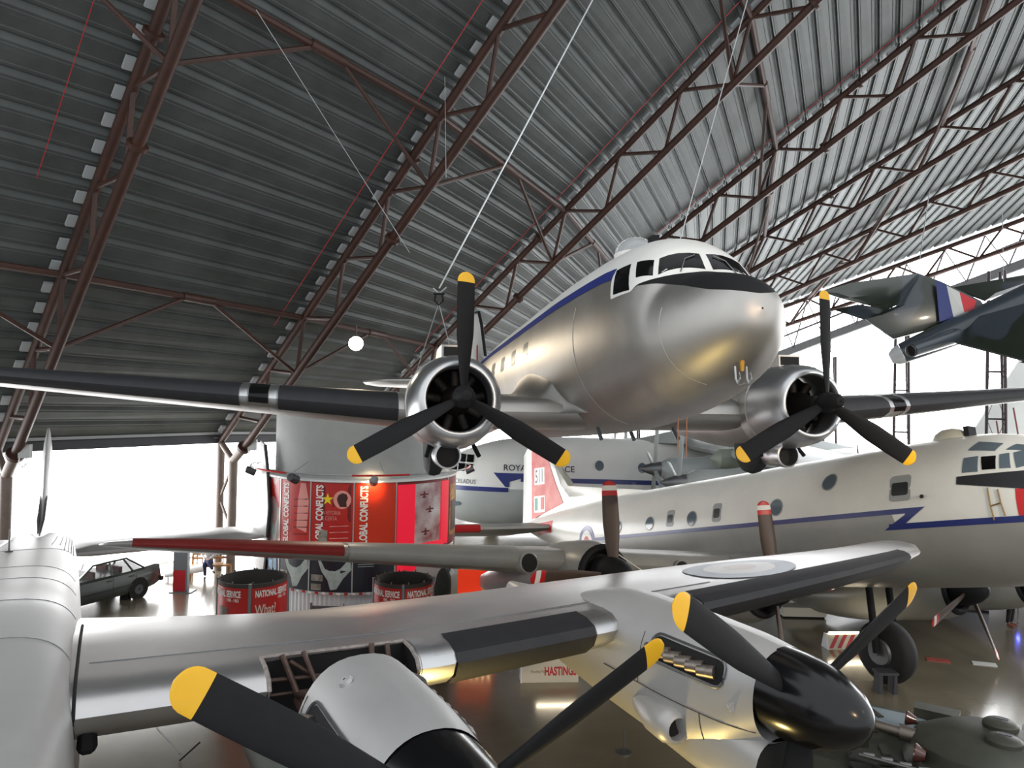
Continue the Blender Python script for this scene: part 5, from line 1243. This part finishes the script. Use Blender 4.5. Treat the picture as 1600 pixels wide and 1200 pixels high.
MB().rings([[(sx-.012, .13, 1.37), (sx+.012, .13, 1.37), (sx, .115, 1.36)], [(sx-.008, .135, 1.41), (sx+.008, .135, 1.41), (sx, .13, 1.41)]]).build('nose', M_SKIN, pv, True)
for s in (-1, 1):
    for q in range(4): MB().tube((sx+s*.03+(q-1.5)*.018, -.13, .71), (sx+s*.03+(q-1.5)*.018, -.2, .69-.008*q), .009, .007, 6).build('finger', M_SKIN, pv, True)
    MB().tube((sx+s*.03-.03*s, -.11, .72), (sx+s*.03-.055*s, -.16, .71), .01, .008, 6).build('thumb', M_SKIN, pv, True)

# ================================================================ standing visitor at the far right (legs show below the wing)
qp = at_z(1578, 978, 0)
p2 = empty('person', V(qp[0], qp[1], 0), Rm(.6), label='standing visitor in dark trousers and brown shoes at the right edge', cat='person')
M_DTR = mat('dark_trousers', srgb(30, 28, 30), .8); M_BSH = mat('brown_shoes', srgb(120, 70, 50), .5)
skin_body('trousers', [(0, 0, .95), (-.1, 0, .88), (-.11, -.02, .48), (-.11, .03, .1), (.1, 0, .88), (.11, -.03, .48), (.12, .02, .1), (0, 0, 1.05)], [(0, 1), (1, 2), (2, 3), (0, 4), (4, 5), (5, 6), (0, 7)], [.14, .1, .075, .06, .1, .075, .06, .15], M_DTR, p2)
for s in (-1, 1): skin_body('shoe', [(s*.115, .05, .06), (s*.12, -.1, .045), (s*.13, -.18, .04)], [(0, 1), (1, 2)], [.055, .05, .03], M_BSH, p2)
skin_body('body', [(0, 0, 1.0), (0, 0, 1.25), (0, .01, 1.42), (0, .01, 1.5), (-.2, .01, 1.38), (-.27, .03, 1.1), (-.25, -.08, .86), (.2, .01, 1.38), (.27, .03, 1.1), (.25, -.08, .86)], [(0, 1), (1, 2), (2, 3), (2, 4), (4, 5), (5, 6), (2, 7), (7, 8), (8, 9)], [.15, .15, .13, .06, .07, .05, .04, .07, .05, .04], mat('dark_jacket', srgb(40, 40, 44), .8), p2)
skin_body('head', [(0, 0, 1.48), (0, -.02, 1.58), (0, -.03, 1.67), (0, -.02, 1.74)], [(0, 1), (1, 2), (2, 3)], [.055, .07, (.085, .1), .06], M_SKIN, p2)
skin_body('hair', [(0, .03, 1.64), (0, .02, 1.74), (0, -.02, 1.78)], [(0, 1), (1, 2)], [.085, .085, .06], M_HAIR, p2)
for s in (-1, 1):
    for q in range(4): MB().tube((s*.25+(q-1.5)*.016, -.09, .84), (s*.25+(q-1.5)*.016, -.11, .75+.006*q), .009, .007, 6).build('finger', M_SKIN, p2, True)
    MB().tube((s*.25-s*.03, -.10, .84), (s*.25-s*.05, -.13, .79), .01, .008, 6).build('thumb', M_SKIN, p2, True)
# white partition, small blue lamp post beside the visitor
wp = at_z(1530, 968, 0); wq = at_z(1582, 966, 0)
w_ = empty('white_partition', V(wp[0]-1.2, wp[1]+1.6, 0), Rm(-.35), label='low white partition behind the far right engine', cat='partition')
MB().box((-1.2, 0, .06), (2.2, .08, 1.3)).build('board', mat('partition_white', srgb(190, 196, 196), .5), w_); MB().box((-1.2, -.02, 0), (2.2, .1, .06)).build('base_strip', M_BLACK, w_)
lp = at_z(1591, 972, 0); b_ = empty('blue_lamp_post', V(lp[0], lp[1], 0), label='thin post with a small blue light at the right edge', cat='lamp')
MB().tube((0, 0, 0), (0, 0, .9), .025).build('post', M_STEEL, b_); MB().lathe([(0, .03), (.05, .05), (.1, .03)], (0, 0, .48), (0, 0, 1), 12, True, True).build('blue_light', mat('blue_led', (.1, .1, 1), .4, emit=((.08, .10, 1.), 25.)), b_, True)

# ================================================================ low lit floor signs
def floor_sign(px0, px1, py, label, stripes, Hs=.52):
    a, b = at_z(px0, py, 0), at_z(px1, py-1, 0); d = unit(b-a); L = np.linalg.norm(b-a); n = V(d[1], -d[0], 0)
    f = empty('floor_sign', V(a[0], a[1], 0), Rm(math.atan2(d[1], d[0])), label=label, cat='sign')
    M_SG = mat('sign_cream', srgb(206, 196, 176), .5)
    body = MB().rings([[(0, -.16, 0), (0, .16, 0), (0, .05, Hs), (0, -.05, Hs)], [(L, -.16, 0), (L, .16, 0), (L, .05, Hs), (L, -.05, Hs)]]).build('wedge_body', M_SG, f)
    MB().rings([[(-.03, -.19, 0), (-.03, .19, 0), (-.03, .06, Hs+.02), (-.03, -.06, Hs+.02)], [(0, -.19, 0), (0, .19, 0), (0, .06, Hs+.02), (0, -.06, Hs+.02)]]).build('end_plate', mat('end_white', srgb(222, 226, 230), .5), f)
    MB().tube((.08 if stripes else L*.28, -.03, Hs+.03), (L-.05, -.03, Hs+.03), .03, n=10).build('light_tube', mat('fluorescent_tube', (1, .95, .85), .4, emit=((1., .86, .62), 16.)), f, True)
    sl = .11/Hs
    fn = lambda u, v: V(u, -.165+v*sl, v)
    if stripes:
        x = .02
        while x < L-.1:
            MB().add([fn(x, .03), fn(x+.12, .03), fn(min(L, x+.36), Hs-.02), fn(min(L-.05, x+.24), Hs-.02)], [(0, 1, 2, 3)]).build('red_stripe', M_RED, f); x += .24
    else:
        lettering('name_lettering', 'HASTINGS', lambda u, v: fn(L*.40+u, .17+v), M_RED, f, size=.27, bold=.010, xscale=.62, spacing=1.02)
        lettering('maker_lettering', 'Handley Page', lambda u, v: fn(L*.16+u, .22+v), mat('brown_print', srgb(130, 100, 60), .5), f, size=.10, xscale=.75)
    return f
floor_sign(814, 902, 1063, 'cream wedge floor sign with red HASTINGS lettering and a light tube', False, .58)
floor_sign(1290, 1372, 1012, 'red and cream striped wedge floor sign with a light tube near the black wheel', True, .40)
pw = at_z(1252, 962, 0); w_ = empty('white_plinth', V(pw[0], pw[1], 0), label='low white plinth on the floor below the white transport', cat='plinth')
MB().box((-.7, -.3, .05), (.7, .3, .34)).build('block', mat('plinth_white', srgb(206, 206, 200), .5), w_); MB().box((-.66, -.26, 0), (.66, .26, .05)).build('shadow_gap_base', M_BLACK, w_)
# red lit display box behind the drum kiosk
rb = at(742, 918, 21.5); w_ = empty('red_display_case', V(rb[0], rb[1], 0), label='red display case with a row of small warm bulbs behind the grey wing', cat='display')
MB().prism([(-.5, rb[2]-.3), (.62, rb[2]-.3), (.42, rb[2]+.5), (-.5, rb[2]+.5)], (0, 0, 0), (1, 0, 0), (0, 0, 1), (0, .5, 0)).build('case', mat('case_red', srgb(214, 36, 20), .4, emit=((1., .06, .01), .25)), w_)
MB().box((-.45, .05, 0), (.5, .45, rb[2]-.3)).build('pedestal', M_GREY, w_)
for q in range(6): MB().lathe([(0, .02), (.02, .035), (.05, .035), (.07, .015)], (-.4+q*.17, -.03, rb[2]-.33), (0, 0, 1), 10, True, True).build('bulb', mat('warm_bulb', (1, .9, .6), .4, emit=((1., .75, .35), 8.)), w_, True)
db = at(690, 905, 21.0); w_ = empty('draped_mannequin', V(db[0], db[1], 0), label='dark cloth draped figure standing right of the rear drum kiosk', cat='mannequin')
skin_body('drape', [(0, 0, .05), (0, 0, .6), (.02, 0, 1.2), (.05, 0, db[2]), (.16, 0, db[2]+.15), (.02, 0, db[2]+.35)], [(0, 1), (1, 2), (2, 3), (3, 4), (3, 5)], [.35, .3, .28, .25, .14, .13], mat('dark_green_cloth', srgb(34, 38, 32), .85, var=.4), w_)
# rope stanchion on the floor, ropes
sp_ = at_z(975, 1176, 0); w_ = empty('rope_stanchion', V(sp_[0], sp_[1], 0), label='short rope stanchion with a flat round base on the dim floor', cat='stanchion')
MB().lathe([(0, .15), (.02, .15), (.03, .03)], (0, 0, 0), (0, 0, 1), 18, True, True).build('base', M_STEEL, w_, True); MB().tube((0, 0, .02), (0, 0, .42), .014).build('post', M_STEEL, w_, True)
g = [at_z(240, 1135, .02), at_z(275, 1190, .02), at_z(262, 1215, .02)]
MB().path([V(*q) for q in (at_z(238, 1130, .4), at_z(280, 1178, .42))], .012, 5).build('floor_rope', mat('grey_rope', srgb(120, 120, 122), .7), None, label='thin grey rope strung low above the floor at the lower left', cat='rope', group='floor ropes')
MB().path([V(*q) for q in (at_z(312, 1160, .42), at_z(281, 1188, .02))], .018, 5).build('floor_prop', M_BLACK, None, label='short dark prop leaning on the floor below the silver wing', cat='prop')
for (px, py, lab, c) in ((1538, 1038, 'white rectangular label lying on the floor at the right', srgb(196, 198, 196)), (1466, 1032, 'red and white card lying on the floor beside the main wheel', srgb(150, 70, 60))):
    q = at_z(px, py, 0); MB().obox((q[0], q[1], .012), (.28, -.08, 0), (.05, .12, 0), (0, 0, .012)).build('floor_label', mat('label_%d' % px, c, .5), None, label=lab, cat='label')
# ================================================================ camouflaged jet hung in the top right
def camo_mat():
    m = mat('gloss_camouflage', srgb(66, 74, 80), .3, coat=.3)
    nt = m.node_tree; b = nt.nodes['Principled BSDF']; N = nt.nodes.new; L = nt.links.new
    tc = N('ShaderNodeTexCoord'); n = N('ShaderNodeTexNoise'); n.inputs['Scale'].default_value = .55; n.inputs['Detail'].default_value = 1.5
    r = N('ShaderNodeValToRGB'); r.color_ramp.interpolation = 'EASE'; r.color_ramp.elements[0].position = .48; r.color_ramp.elements[1].position = .52
    r.color_ramp.elements[0].color = (*srgb(36, 43, 36), 1); r.color_ramp.elements[1].color = (*srgb(56, 64, 72), 1)
    L(tc.outputs['Object'], n.inputs['Vector']); L(n.outputs['Fac'], r.inputs['Fac']); L(r.outputs['Color'], b.inputs['Base Color'])
    return m
M_CAMO = camo_mat()
JT = at(1412, 548, 21.0); JN = at(1668, 441, 19.2)
jd = unit(JN-JT)
ja = unit(np.cross(jd, V(0, 0, 1))); ju = np.cross(ja, jd)
JRm = np.stack([jd, -ja, ju], 1)     # x forward, y left, z up
jet = empty('camouflaged_jet', JT, JRm, label='suspended green and grey camouflaged jet with blue white red fin flash', cat='aircraft')
def jl(px, py, Y): return JRm.T @ (at(px, py, Y)-JT)
JF = Fus([(-.05, .24, -.34, .30), (.4, .28, -.38, .36), (1.4, .32, -.44, .42), (2.6, .36, -.48, .48), (4.2, .45, -.52, .55), (7, .5, -.6, .58), (9, .3, -.35, .35), (10, .0, -.02, .02)])
JF.skin(np.linspace(-.05, 10, 34), lambda x: 0, lambda x: 2*PI, 30).build('fuselage', M_CAMO, jet, True, 60)
MB().lathe([(-.06, .29), (-.25, .25), (-.38, .16), (-.40, .14), (-.2, .13)], (0, 0, -.06), (1, 0, 0), 24).build('tail_cone', mat('pale_grey_cone', srgb(186, 188, 190), .4), jet, True, 60)
# jet pipe along the near side
MB().tube(jl(1424, 548, 19.5), jl(1505, 521, 20.2), .18, .22, 18, False).build('jet_pipe', M_CAMO, jet, True)
pc = jl(1424, 548, 19.5); pd = unit(jl(1505, 521, 20.2)-pc)
MB().lathe([(-.02, .175), (-.03, .15), (.05, .145)], pc, pd, 18).build('pipe_rim', M_STEEL, jet, True); MB().lathe([(.05, .15), (.06, .003)], pc, pd, 16).build('pipe_mouth', M_DARK, jet)
MB().prism([(0, 0), (1, 0)][:0] or [(0, 0), (.5, .12), (.62, -.1), (.45, -.38), (.2, -.42), (.1, -.3)], jl(1386, 535, 20.8), jd, ju, ja*0+JRm.T @ V(0, .14, 0)).build('tail_fairing', mat('pale_grey_cone', 0), jet) if 0 else None
def plate(name, pts, thick, material, parent=jet, **tags):
    P = [jl(*q) for q in pts]; n = np.zeros(3)
    for i in range(len(P)): n += np.cross(P[i], P[(i+1) % len(P)])
    n = unit(n); c = sum(P)/len(P); m = len(P); vs = []
    for s in (1, -1): vs += [p+n*s*thick*.12 for p in P]+[c+(p-c)*.72+n*s*thick*.5 for p in P]+[c+n*s*thick*.5]
    k = 2*m+1; fs = []
    for i in range(m):
        j = (i+1) % m
        for b in (0, k): fs += [(b+i, b+j, b+m+j, b+m+i), (b+m+i, b+m+j, b+2*m)]
        fs.append((i, j, k+j, k+i))
    return MB().add(vs, fs).build(name, material, parent, True, 30, **tags)
fin_ = plate('tail_fin', [(1396, 530, 21.1), (1352, 499, 21.3), (1400, 478, 21.2), (1434, 427, 21.0), (1470, 440, 20.9), (1532, 470, 20.6), (1545, 490, 20.5)], .22, M_CAMO)
def fdec(name, pts, m): P = [jl(*q) for q in pts]; MB().add(P, [tuple(range(len(P)))]).build(name, m, fin_)
off = -.24
fdec('flash_blue', [(1462, 437, 20.93+off), (1479, 446, 20.88+off), (1490, 496, 20.80+off), (1468, 503, 20.84+off)], mat('flash_navy', srgb(28, 44, 110), .3))
fdec('flash_white', [(1479, 446, 20.88+off), (1499, 456, 20.8+off), (1507, 489, 20.7+off), (1490, 496, 20.8+off)], mat('flash_white', srgb(196, 198, 196), .3))
fdec('flash_red', [(1499, 456, 20.8+off), (1526, 470, 20.7+off), (1522, 481, 20.68+off), (1507, 489, 20.7+off)], mat('flash_red', srgb(196, 34, 42), .3))
plate('tailplane', [(1282, 456, 19.2), (1330, 442, 19.8), (1434, 427, 20.85), (1406, 474, 20.9), (1385, 484, 20.7), (1352, 476, 20.2), (1312, 466, 19.5)], .16, M_CAMO)
plate('tailplane', [(1303, 484, 22.4), (1340, 476, 22.0), (1400, 484, 21.3), (1402, 500, 21.3), (1352, 500, 21.6)], .14, M_CAMO)
plate('wing', [(1494, 536, 19.9), (1530, 495, 19.8), (1640, 452, 19.4), (1760, 520, 16.5), (1720, 590, 16.2), (1590, 561, 18.0)], .28, M_CAMO)
plate('wing', [(1488, 450, 21.4), (1640, 424, 23.5), (1650, 432, 23.5), (1540, 470, 21.0)], .2, M_CAMO)
plate('flap_tip', [(1592, 566, 18.2), (1640, 548, 18.0), (1640, 575, 18.0)], .08, M_CAMO)
for a, b in (((1434, 428, 20.9), (1452, 300, 21.5)), ((1568, 440, 22.0), (1566, 330, 22.5))):
    MB().path([at(*a), at(*b)], .012, 5).build('suspension_cable', M_WIRE, None, label='steel cable holding the camouflaged jet by its %s' % ('fin' if a[0] < 1500 else 'far wing'), cat='cable', group='suspension cables')
MB().tube(at(1432, 430, 20.8), at(1405, 474, 20.75), .012, n=5).build('hinge_rod', M_WIRE, None) if 0 else None

# ================================================================ armoured vehicle low on the right
tk = at_z(1515, 1195, 1.35); M_TK = mat('dull_olive_armour', srgb(52, 54, 46), .55, var=.3, scale=2.5, bump=.1, bscale=12); M_TKD = mat('dark_olive', srgb(40, 42, 38), .6, var=.2)
tank = empty('armoured_vehicle', V(tk[0], tk[1], 0), Rm(2.55), label='olive armoured vehicle with hatches and a short gun at the lower right', cat='tank')
MB().rings([[(2.6, -1.35, .9), (2.6, 1.35, .9), (2.6, 1.35, 1.0), (2.6, -1.35, 1.0)], [(1.7, -1.5, .45), (1.7, 1.5, .45), (1.7, 1.5, 1.3), (1.7, -1.5, 1.3)], [(-2.4, -1.5, .45), (-2.4, 1.5, .45), (-2.4, 1.5, 1.36), (-2.4, -1.5, 1.36)], [(-2.8, -1.4, .8), (-2.8, 1.4, .8), (-2.8, 1.4, 1.2), (-2.8, -1.4, 1.2)]]).build('hull', M_TK, tank)
for s in (-1, 1):
    MB().box((-2.7, s*1.35-.28, .12), (2.3, s*1.35+.28, .62)).build('track', M_TKD, tank)
    for x in np.linspace(-2.2, 1.8, 5): MB().lathe([(-.3, .3), (.3, .3)], (x, s*1.35, .34), (0, 1, 0), 18, True, True).build('road_wheel', M_TKD, tank, True)
    MB().box((-2.7, s*1.4-.34, 1.26), (2.2, s*1.4+.34, 1.32)).build('fender', M_TK, tank)
    for x, l in ((-1.6, .9), (.2, .7)): MB().box((x, s*1.5-.18, 1.32), (x+l, s*1.5+.18, 1.58)).build('stowage_box', M_TK, tank)
tr = MB().rings([[(1.05*math.cos(a)-.1, 1.05*math.sin(a), 1.34) for a in np.linspace(0, 2*PI, 17)[:-1]], [(.95*math.cos(a)-.15, .95*math.sin(a), 1.7) for a in np.linspace(0, 2*PI, 17)[:-1]], [(.62*math.cos(a)-.25, .62*math.sin(a), 1.92) for a in np.linspace(0, 2*PI, 17)[:-1]]]).build('turret', M_TK, tank, True, 40)
MB().tube((.7, .1, 1.62), (2.2, .1, 1.72), .085, .07, 14, False).build('gun_barrel', mat('gun_steel', srgb(110, 104, 98), .35, .7), tr, True)
MB().lathe([(0, .12), (.22, .12), (.22, .08)], (.75, .1, 1.625), (1, 0, .06), 16).build('gun_collar', mat('gun_steel', 0), tr, True)
MB().lathe([(0, .073), (-.03, .003)], (2.205, .1, 1.72), (1, 0, .06), 14).build('muzzle', M_DARK, tr)
for x, y in ((-.45, .3), (-.4, -.35)):
    h_ = MB().lathe([(1.9, .25), (1.98, .25), (2.02, .2), (2.02, .01)], (x, y, 0), (0, 0, 1), 20).build('hatch', M_TK, tr, True, 40); MB().tube((x-.1, y, 2.06), (x+.1, y, 2.06), .02).build('hatch_handle', M_STEEL, h_)
for x, y, r in ((.55, .75, .15), (.8, -.6, .12)): MB().lathe([(0, r*.5), (.14, r), (.16, r*.9), (.15, .01)], (x, y, 1.62), (1, 0, .1), 16).build('lamp', mat('lamp_glass_dark', srgb(70, 40, 36), .2), tr, True)
for x, y, a in ((1.3, .7, .4), (1.2, -.7, -.3), (-1.7, .6, .2), (-1.6, -.7, 1.2), (.9, 1.2, .9)): MB().obox((x, y, 1.38), (.32*math.cos(a), .32*math.sin(a), 0), (-.16*math.sin(a), .16*math.cos(a), 0), (0, 0, .05)).build('deck_fitting', M_TKD, tank)
for q in range(26):
    a = random.uniform(0, 2*PI); x = random.uniform(-2.5, 2.1); y = random.uniform(-1.2, 1.2)
    if math.hypot(x+.1, y) < 1.1: continue
    MB().obox((x, y, 1.38+random.uniform(0, .05)), (random.uniform(.05, .3)*math.cos(a), random.uniform(.05, .3)*math.sin(a), 0), (-.06*math.sin(a), .06*math.cos(a), 0), (0, 0, random.uniform(.02, .07))).build('deck_fitting', M_TKD if q % 3 else M_TK, tank)
MB().obox((1.2, -.95, 1.42), (.55, .1, .03), (-.08, .36, 0), (0, 0, .015)).build('access_plate', mat('blue_grey_plate', srgb(112, 126, 136), .5), tank)
for q in range(5): MB().tube((.2+.25*q, 1.2, 1.62), (.35+.25*q, 1.25, 1.62), .03).build('tool_clip', M_STEEL, tank)
MB().tube((-.2, 1.3, 1.62), (1.4, 1.3, 1.62), .025).build('tow_bar', M_STEEL, tank, True)
MB().box((-2.3, -.6, 1.36), (-1.2, .6, 1.40)).build('engine_grille', M_STEEL, tank)
for k in range(7): MB().box((-2.25+.15*k, -.55, 1.40), (-2.19+.15*k, .55, 1.42)).build('grille_bar', M_TKD, tank)
# pale boards lying on the floor
for (pts, lab) in (([(1342, 1168), (1366, 1152), (1432, 1174), (1412, 1198)], 'pale rectangular board lying on the floor under the black spinner'), ([(1300, 1158), (1334, 1142), (1344, 1150), (1312, 1168)], 'small pale board on the floor behind the black spinner'), ([(1424, 1200), (1446, 1182), (1500, 1199), (1480, 1222)], 'pale board on the floor beside the armoured vehicle')):
    P = [at_z(a, b, .03) for a, b in pts]; n = 4
    vs = P+[q-V(0, 0, .03) for q in P]
    MB().add(vs, [(0, 1, 2, 3), (7, 6, 5, 4)]+[(i, (i+1) % 4, 4+(i+1) % 4, 4+i) for i in range(4)]).build('floor_board', mat('pale_board', srgb(176, 164, 156), .6, var=.12, scale=4), None, label=lab, cat='board', group='boards on the floor')

# ================================================================ floodlights in the roof
M_FLOOD = mat('floodlight_face', (1, .95, .85), .4, emit=((1., .88, .68), 30.))
def flood(pos, aim, label, energy, col=(1., .84, .62), size=2.2):
    f = empty('floodlight', pos, label=label, cat='floodlight', group='warm floodlights')
    d = unit(V(aim)-V(pos))
    MB().lathe([(-.25, .08), (-.22, .14), (-.05, .16), (.08, .22), (.09, .2)], (0, 0, 0), d, 18, True, False).build('housing', M_BLACK, f, True)
    MB().lathe([(.07, .2), (.071, .003)], (0, 0, 0), d, 18).build('lamp_face', M_FLOOD, f)
    MB().tube(V(0, 0, 0), V(0, 0, .5), .02).build('bracket', M_RUST, f)
    ld = bpy.data.lights.new('flood_beam', 'SPOT'); ld.energy = energy; ld.color = col; ld.spot_size = size; ld.spot_blend = .6; ld.shadow_soft_size = .2
    lo = bpy.data.objects.new('flood_beam', ld); C.objects.link(lo); lo.parent = f
    lo.matrix_local = Matrix.Translation(d*.15) @ Vector(d).to_track_quat('-Z', 'Y').to_matrix().to_4x4()
flood(at(556, 536, 20.5), at(590, 700, 12), 'small lit floodlight hanging from the second roof truss', 250)

flood(V(7.5, -4.0, 10.5), V(4.2, 8.5, 7.2), 'warm floodlight on the gallery behind the viewpoint, aimed at the airliner nose', 700, (1., .66, .36), .8)
flood(V(12.5, 3.0, 9.5), V(9.0, 16.5, 4.5), 'warm floodlight on the gallery to the right, aimed at the white transport', 1700, (1., .86, .68), 1.1)
# yellow uplighter on the floor between the silver engines
ul = empty('floor_uplighter', V(.2, 7.9, 0), label='round yellow floor uplighter beneath the silver wing', cat='lamp')
MB().lathe([(0, .2), (.12, .2), (.16, .17), (.17, .15)], (0, 0, 0), (0, 0, 1), 20, True, False).build('housing', M_BLACK, ul, True)
MB().lathe([(.165, .15), (.166, .004)], (0, 0, 0), (0, 0, 1), 18).build('lens', mat('yellow_lens', (1, .8, .3), .4, emit=((1., .72, .2), 12.)), ul)
ld = bpy.data.lights.new('uplight_beam', 'SPOT'); ld.energy = 230; ld.color = (1., .74, .26); ld.spot_size = 2.4; ld.spot_blend = .8; ld.shadow_soft_size = .15
lo = bpy.data.objects.new('uplight_beam', ld); C.objects.link(lo); lo.parent = ul; lo.matrix_local = Matrix.Translation((0, 0, .25)) @ Vector((.35, .1, .9)).to_track_quat('-Z', 'Y').to_matrix().to_4x4()
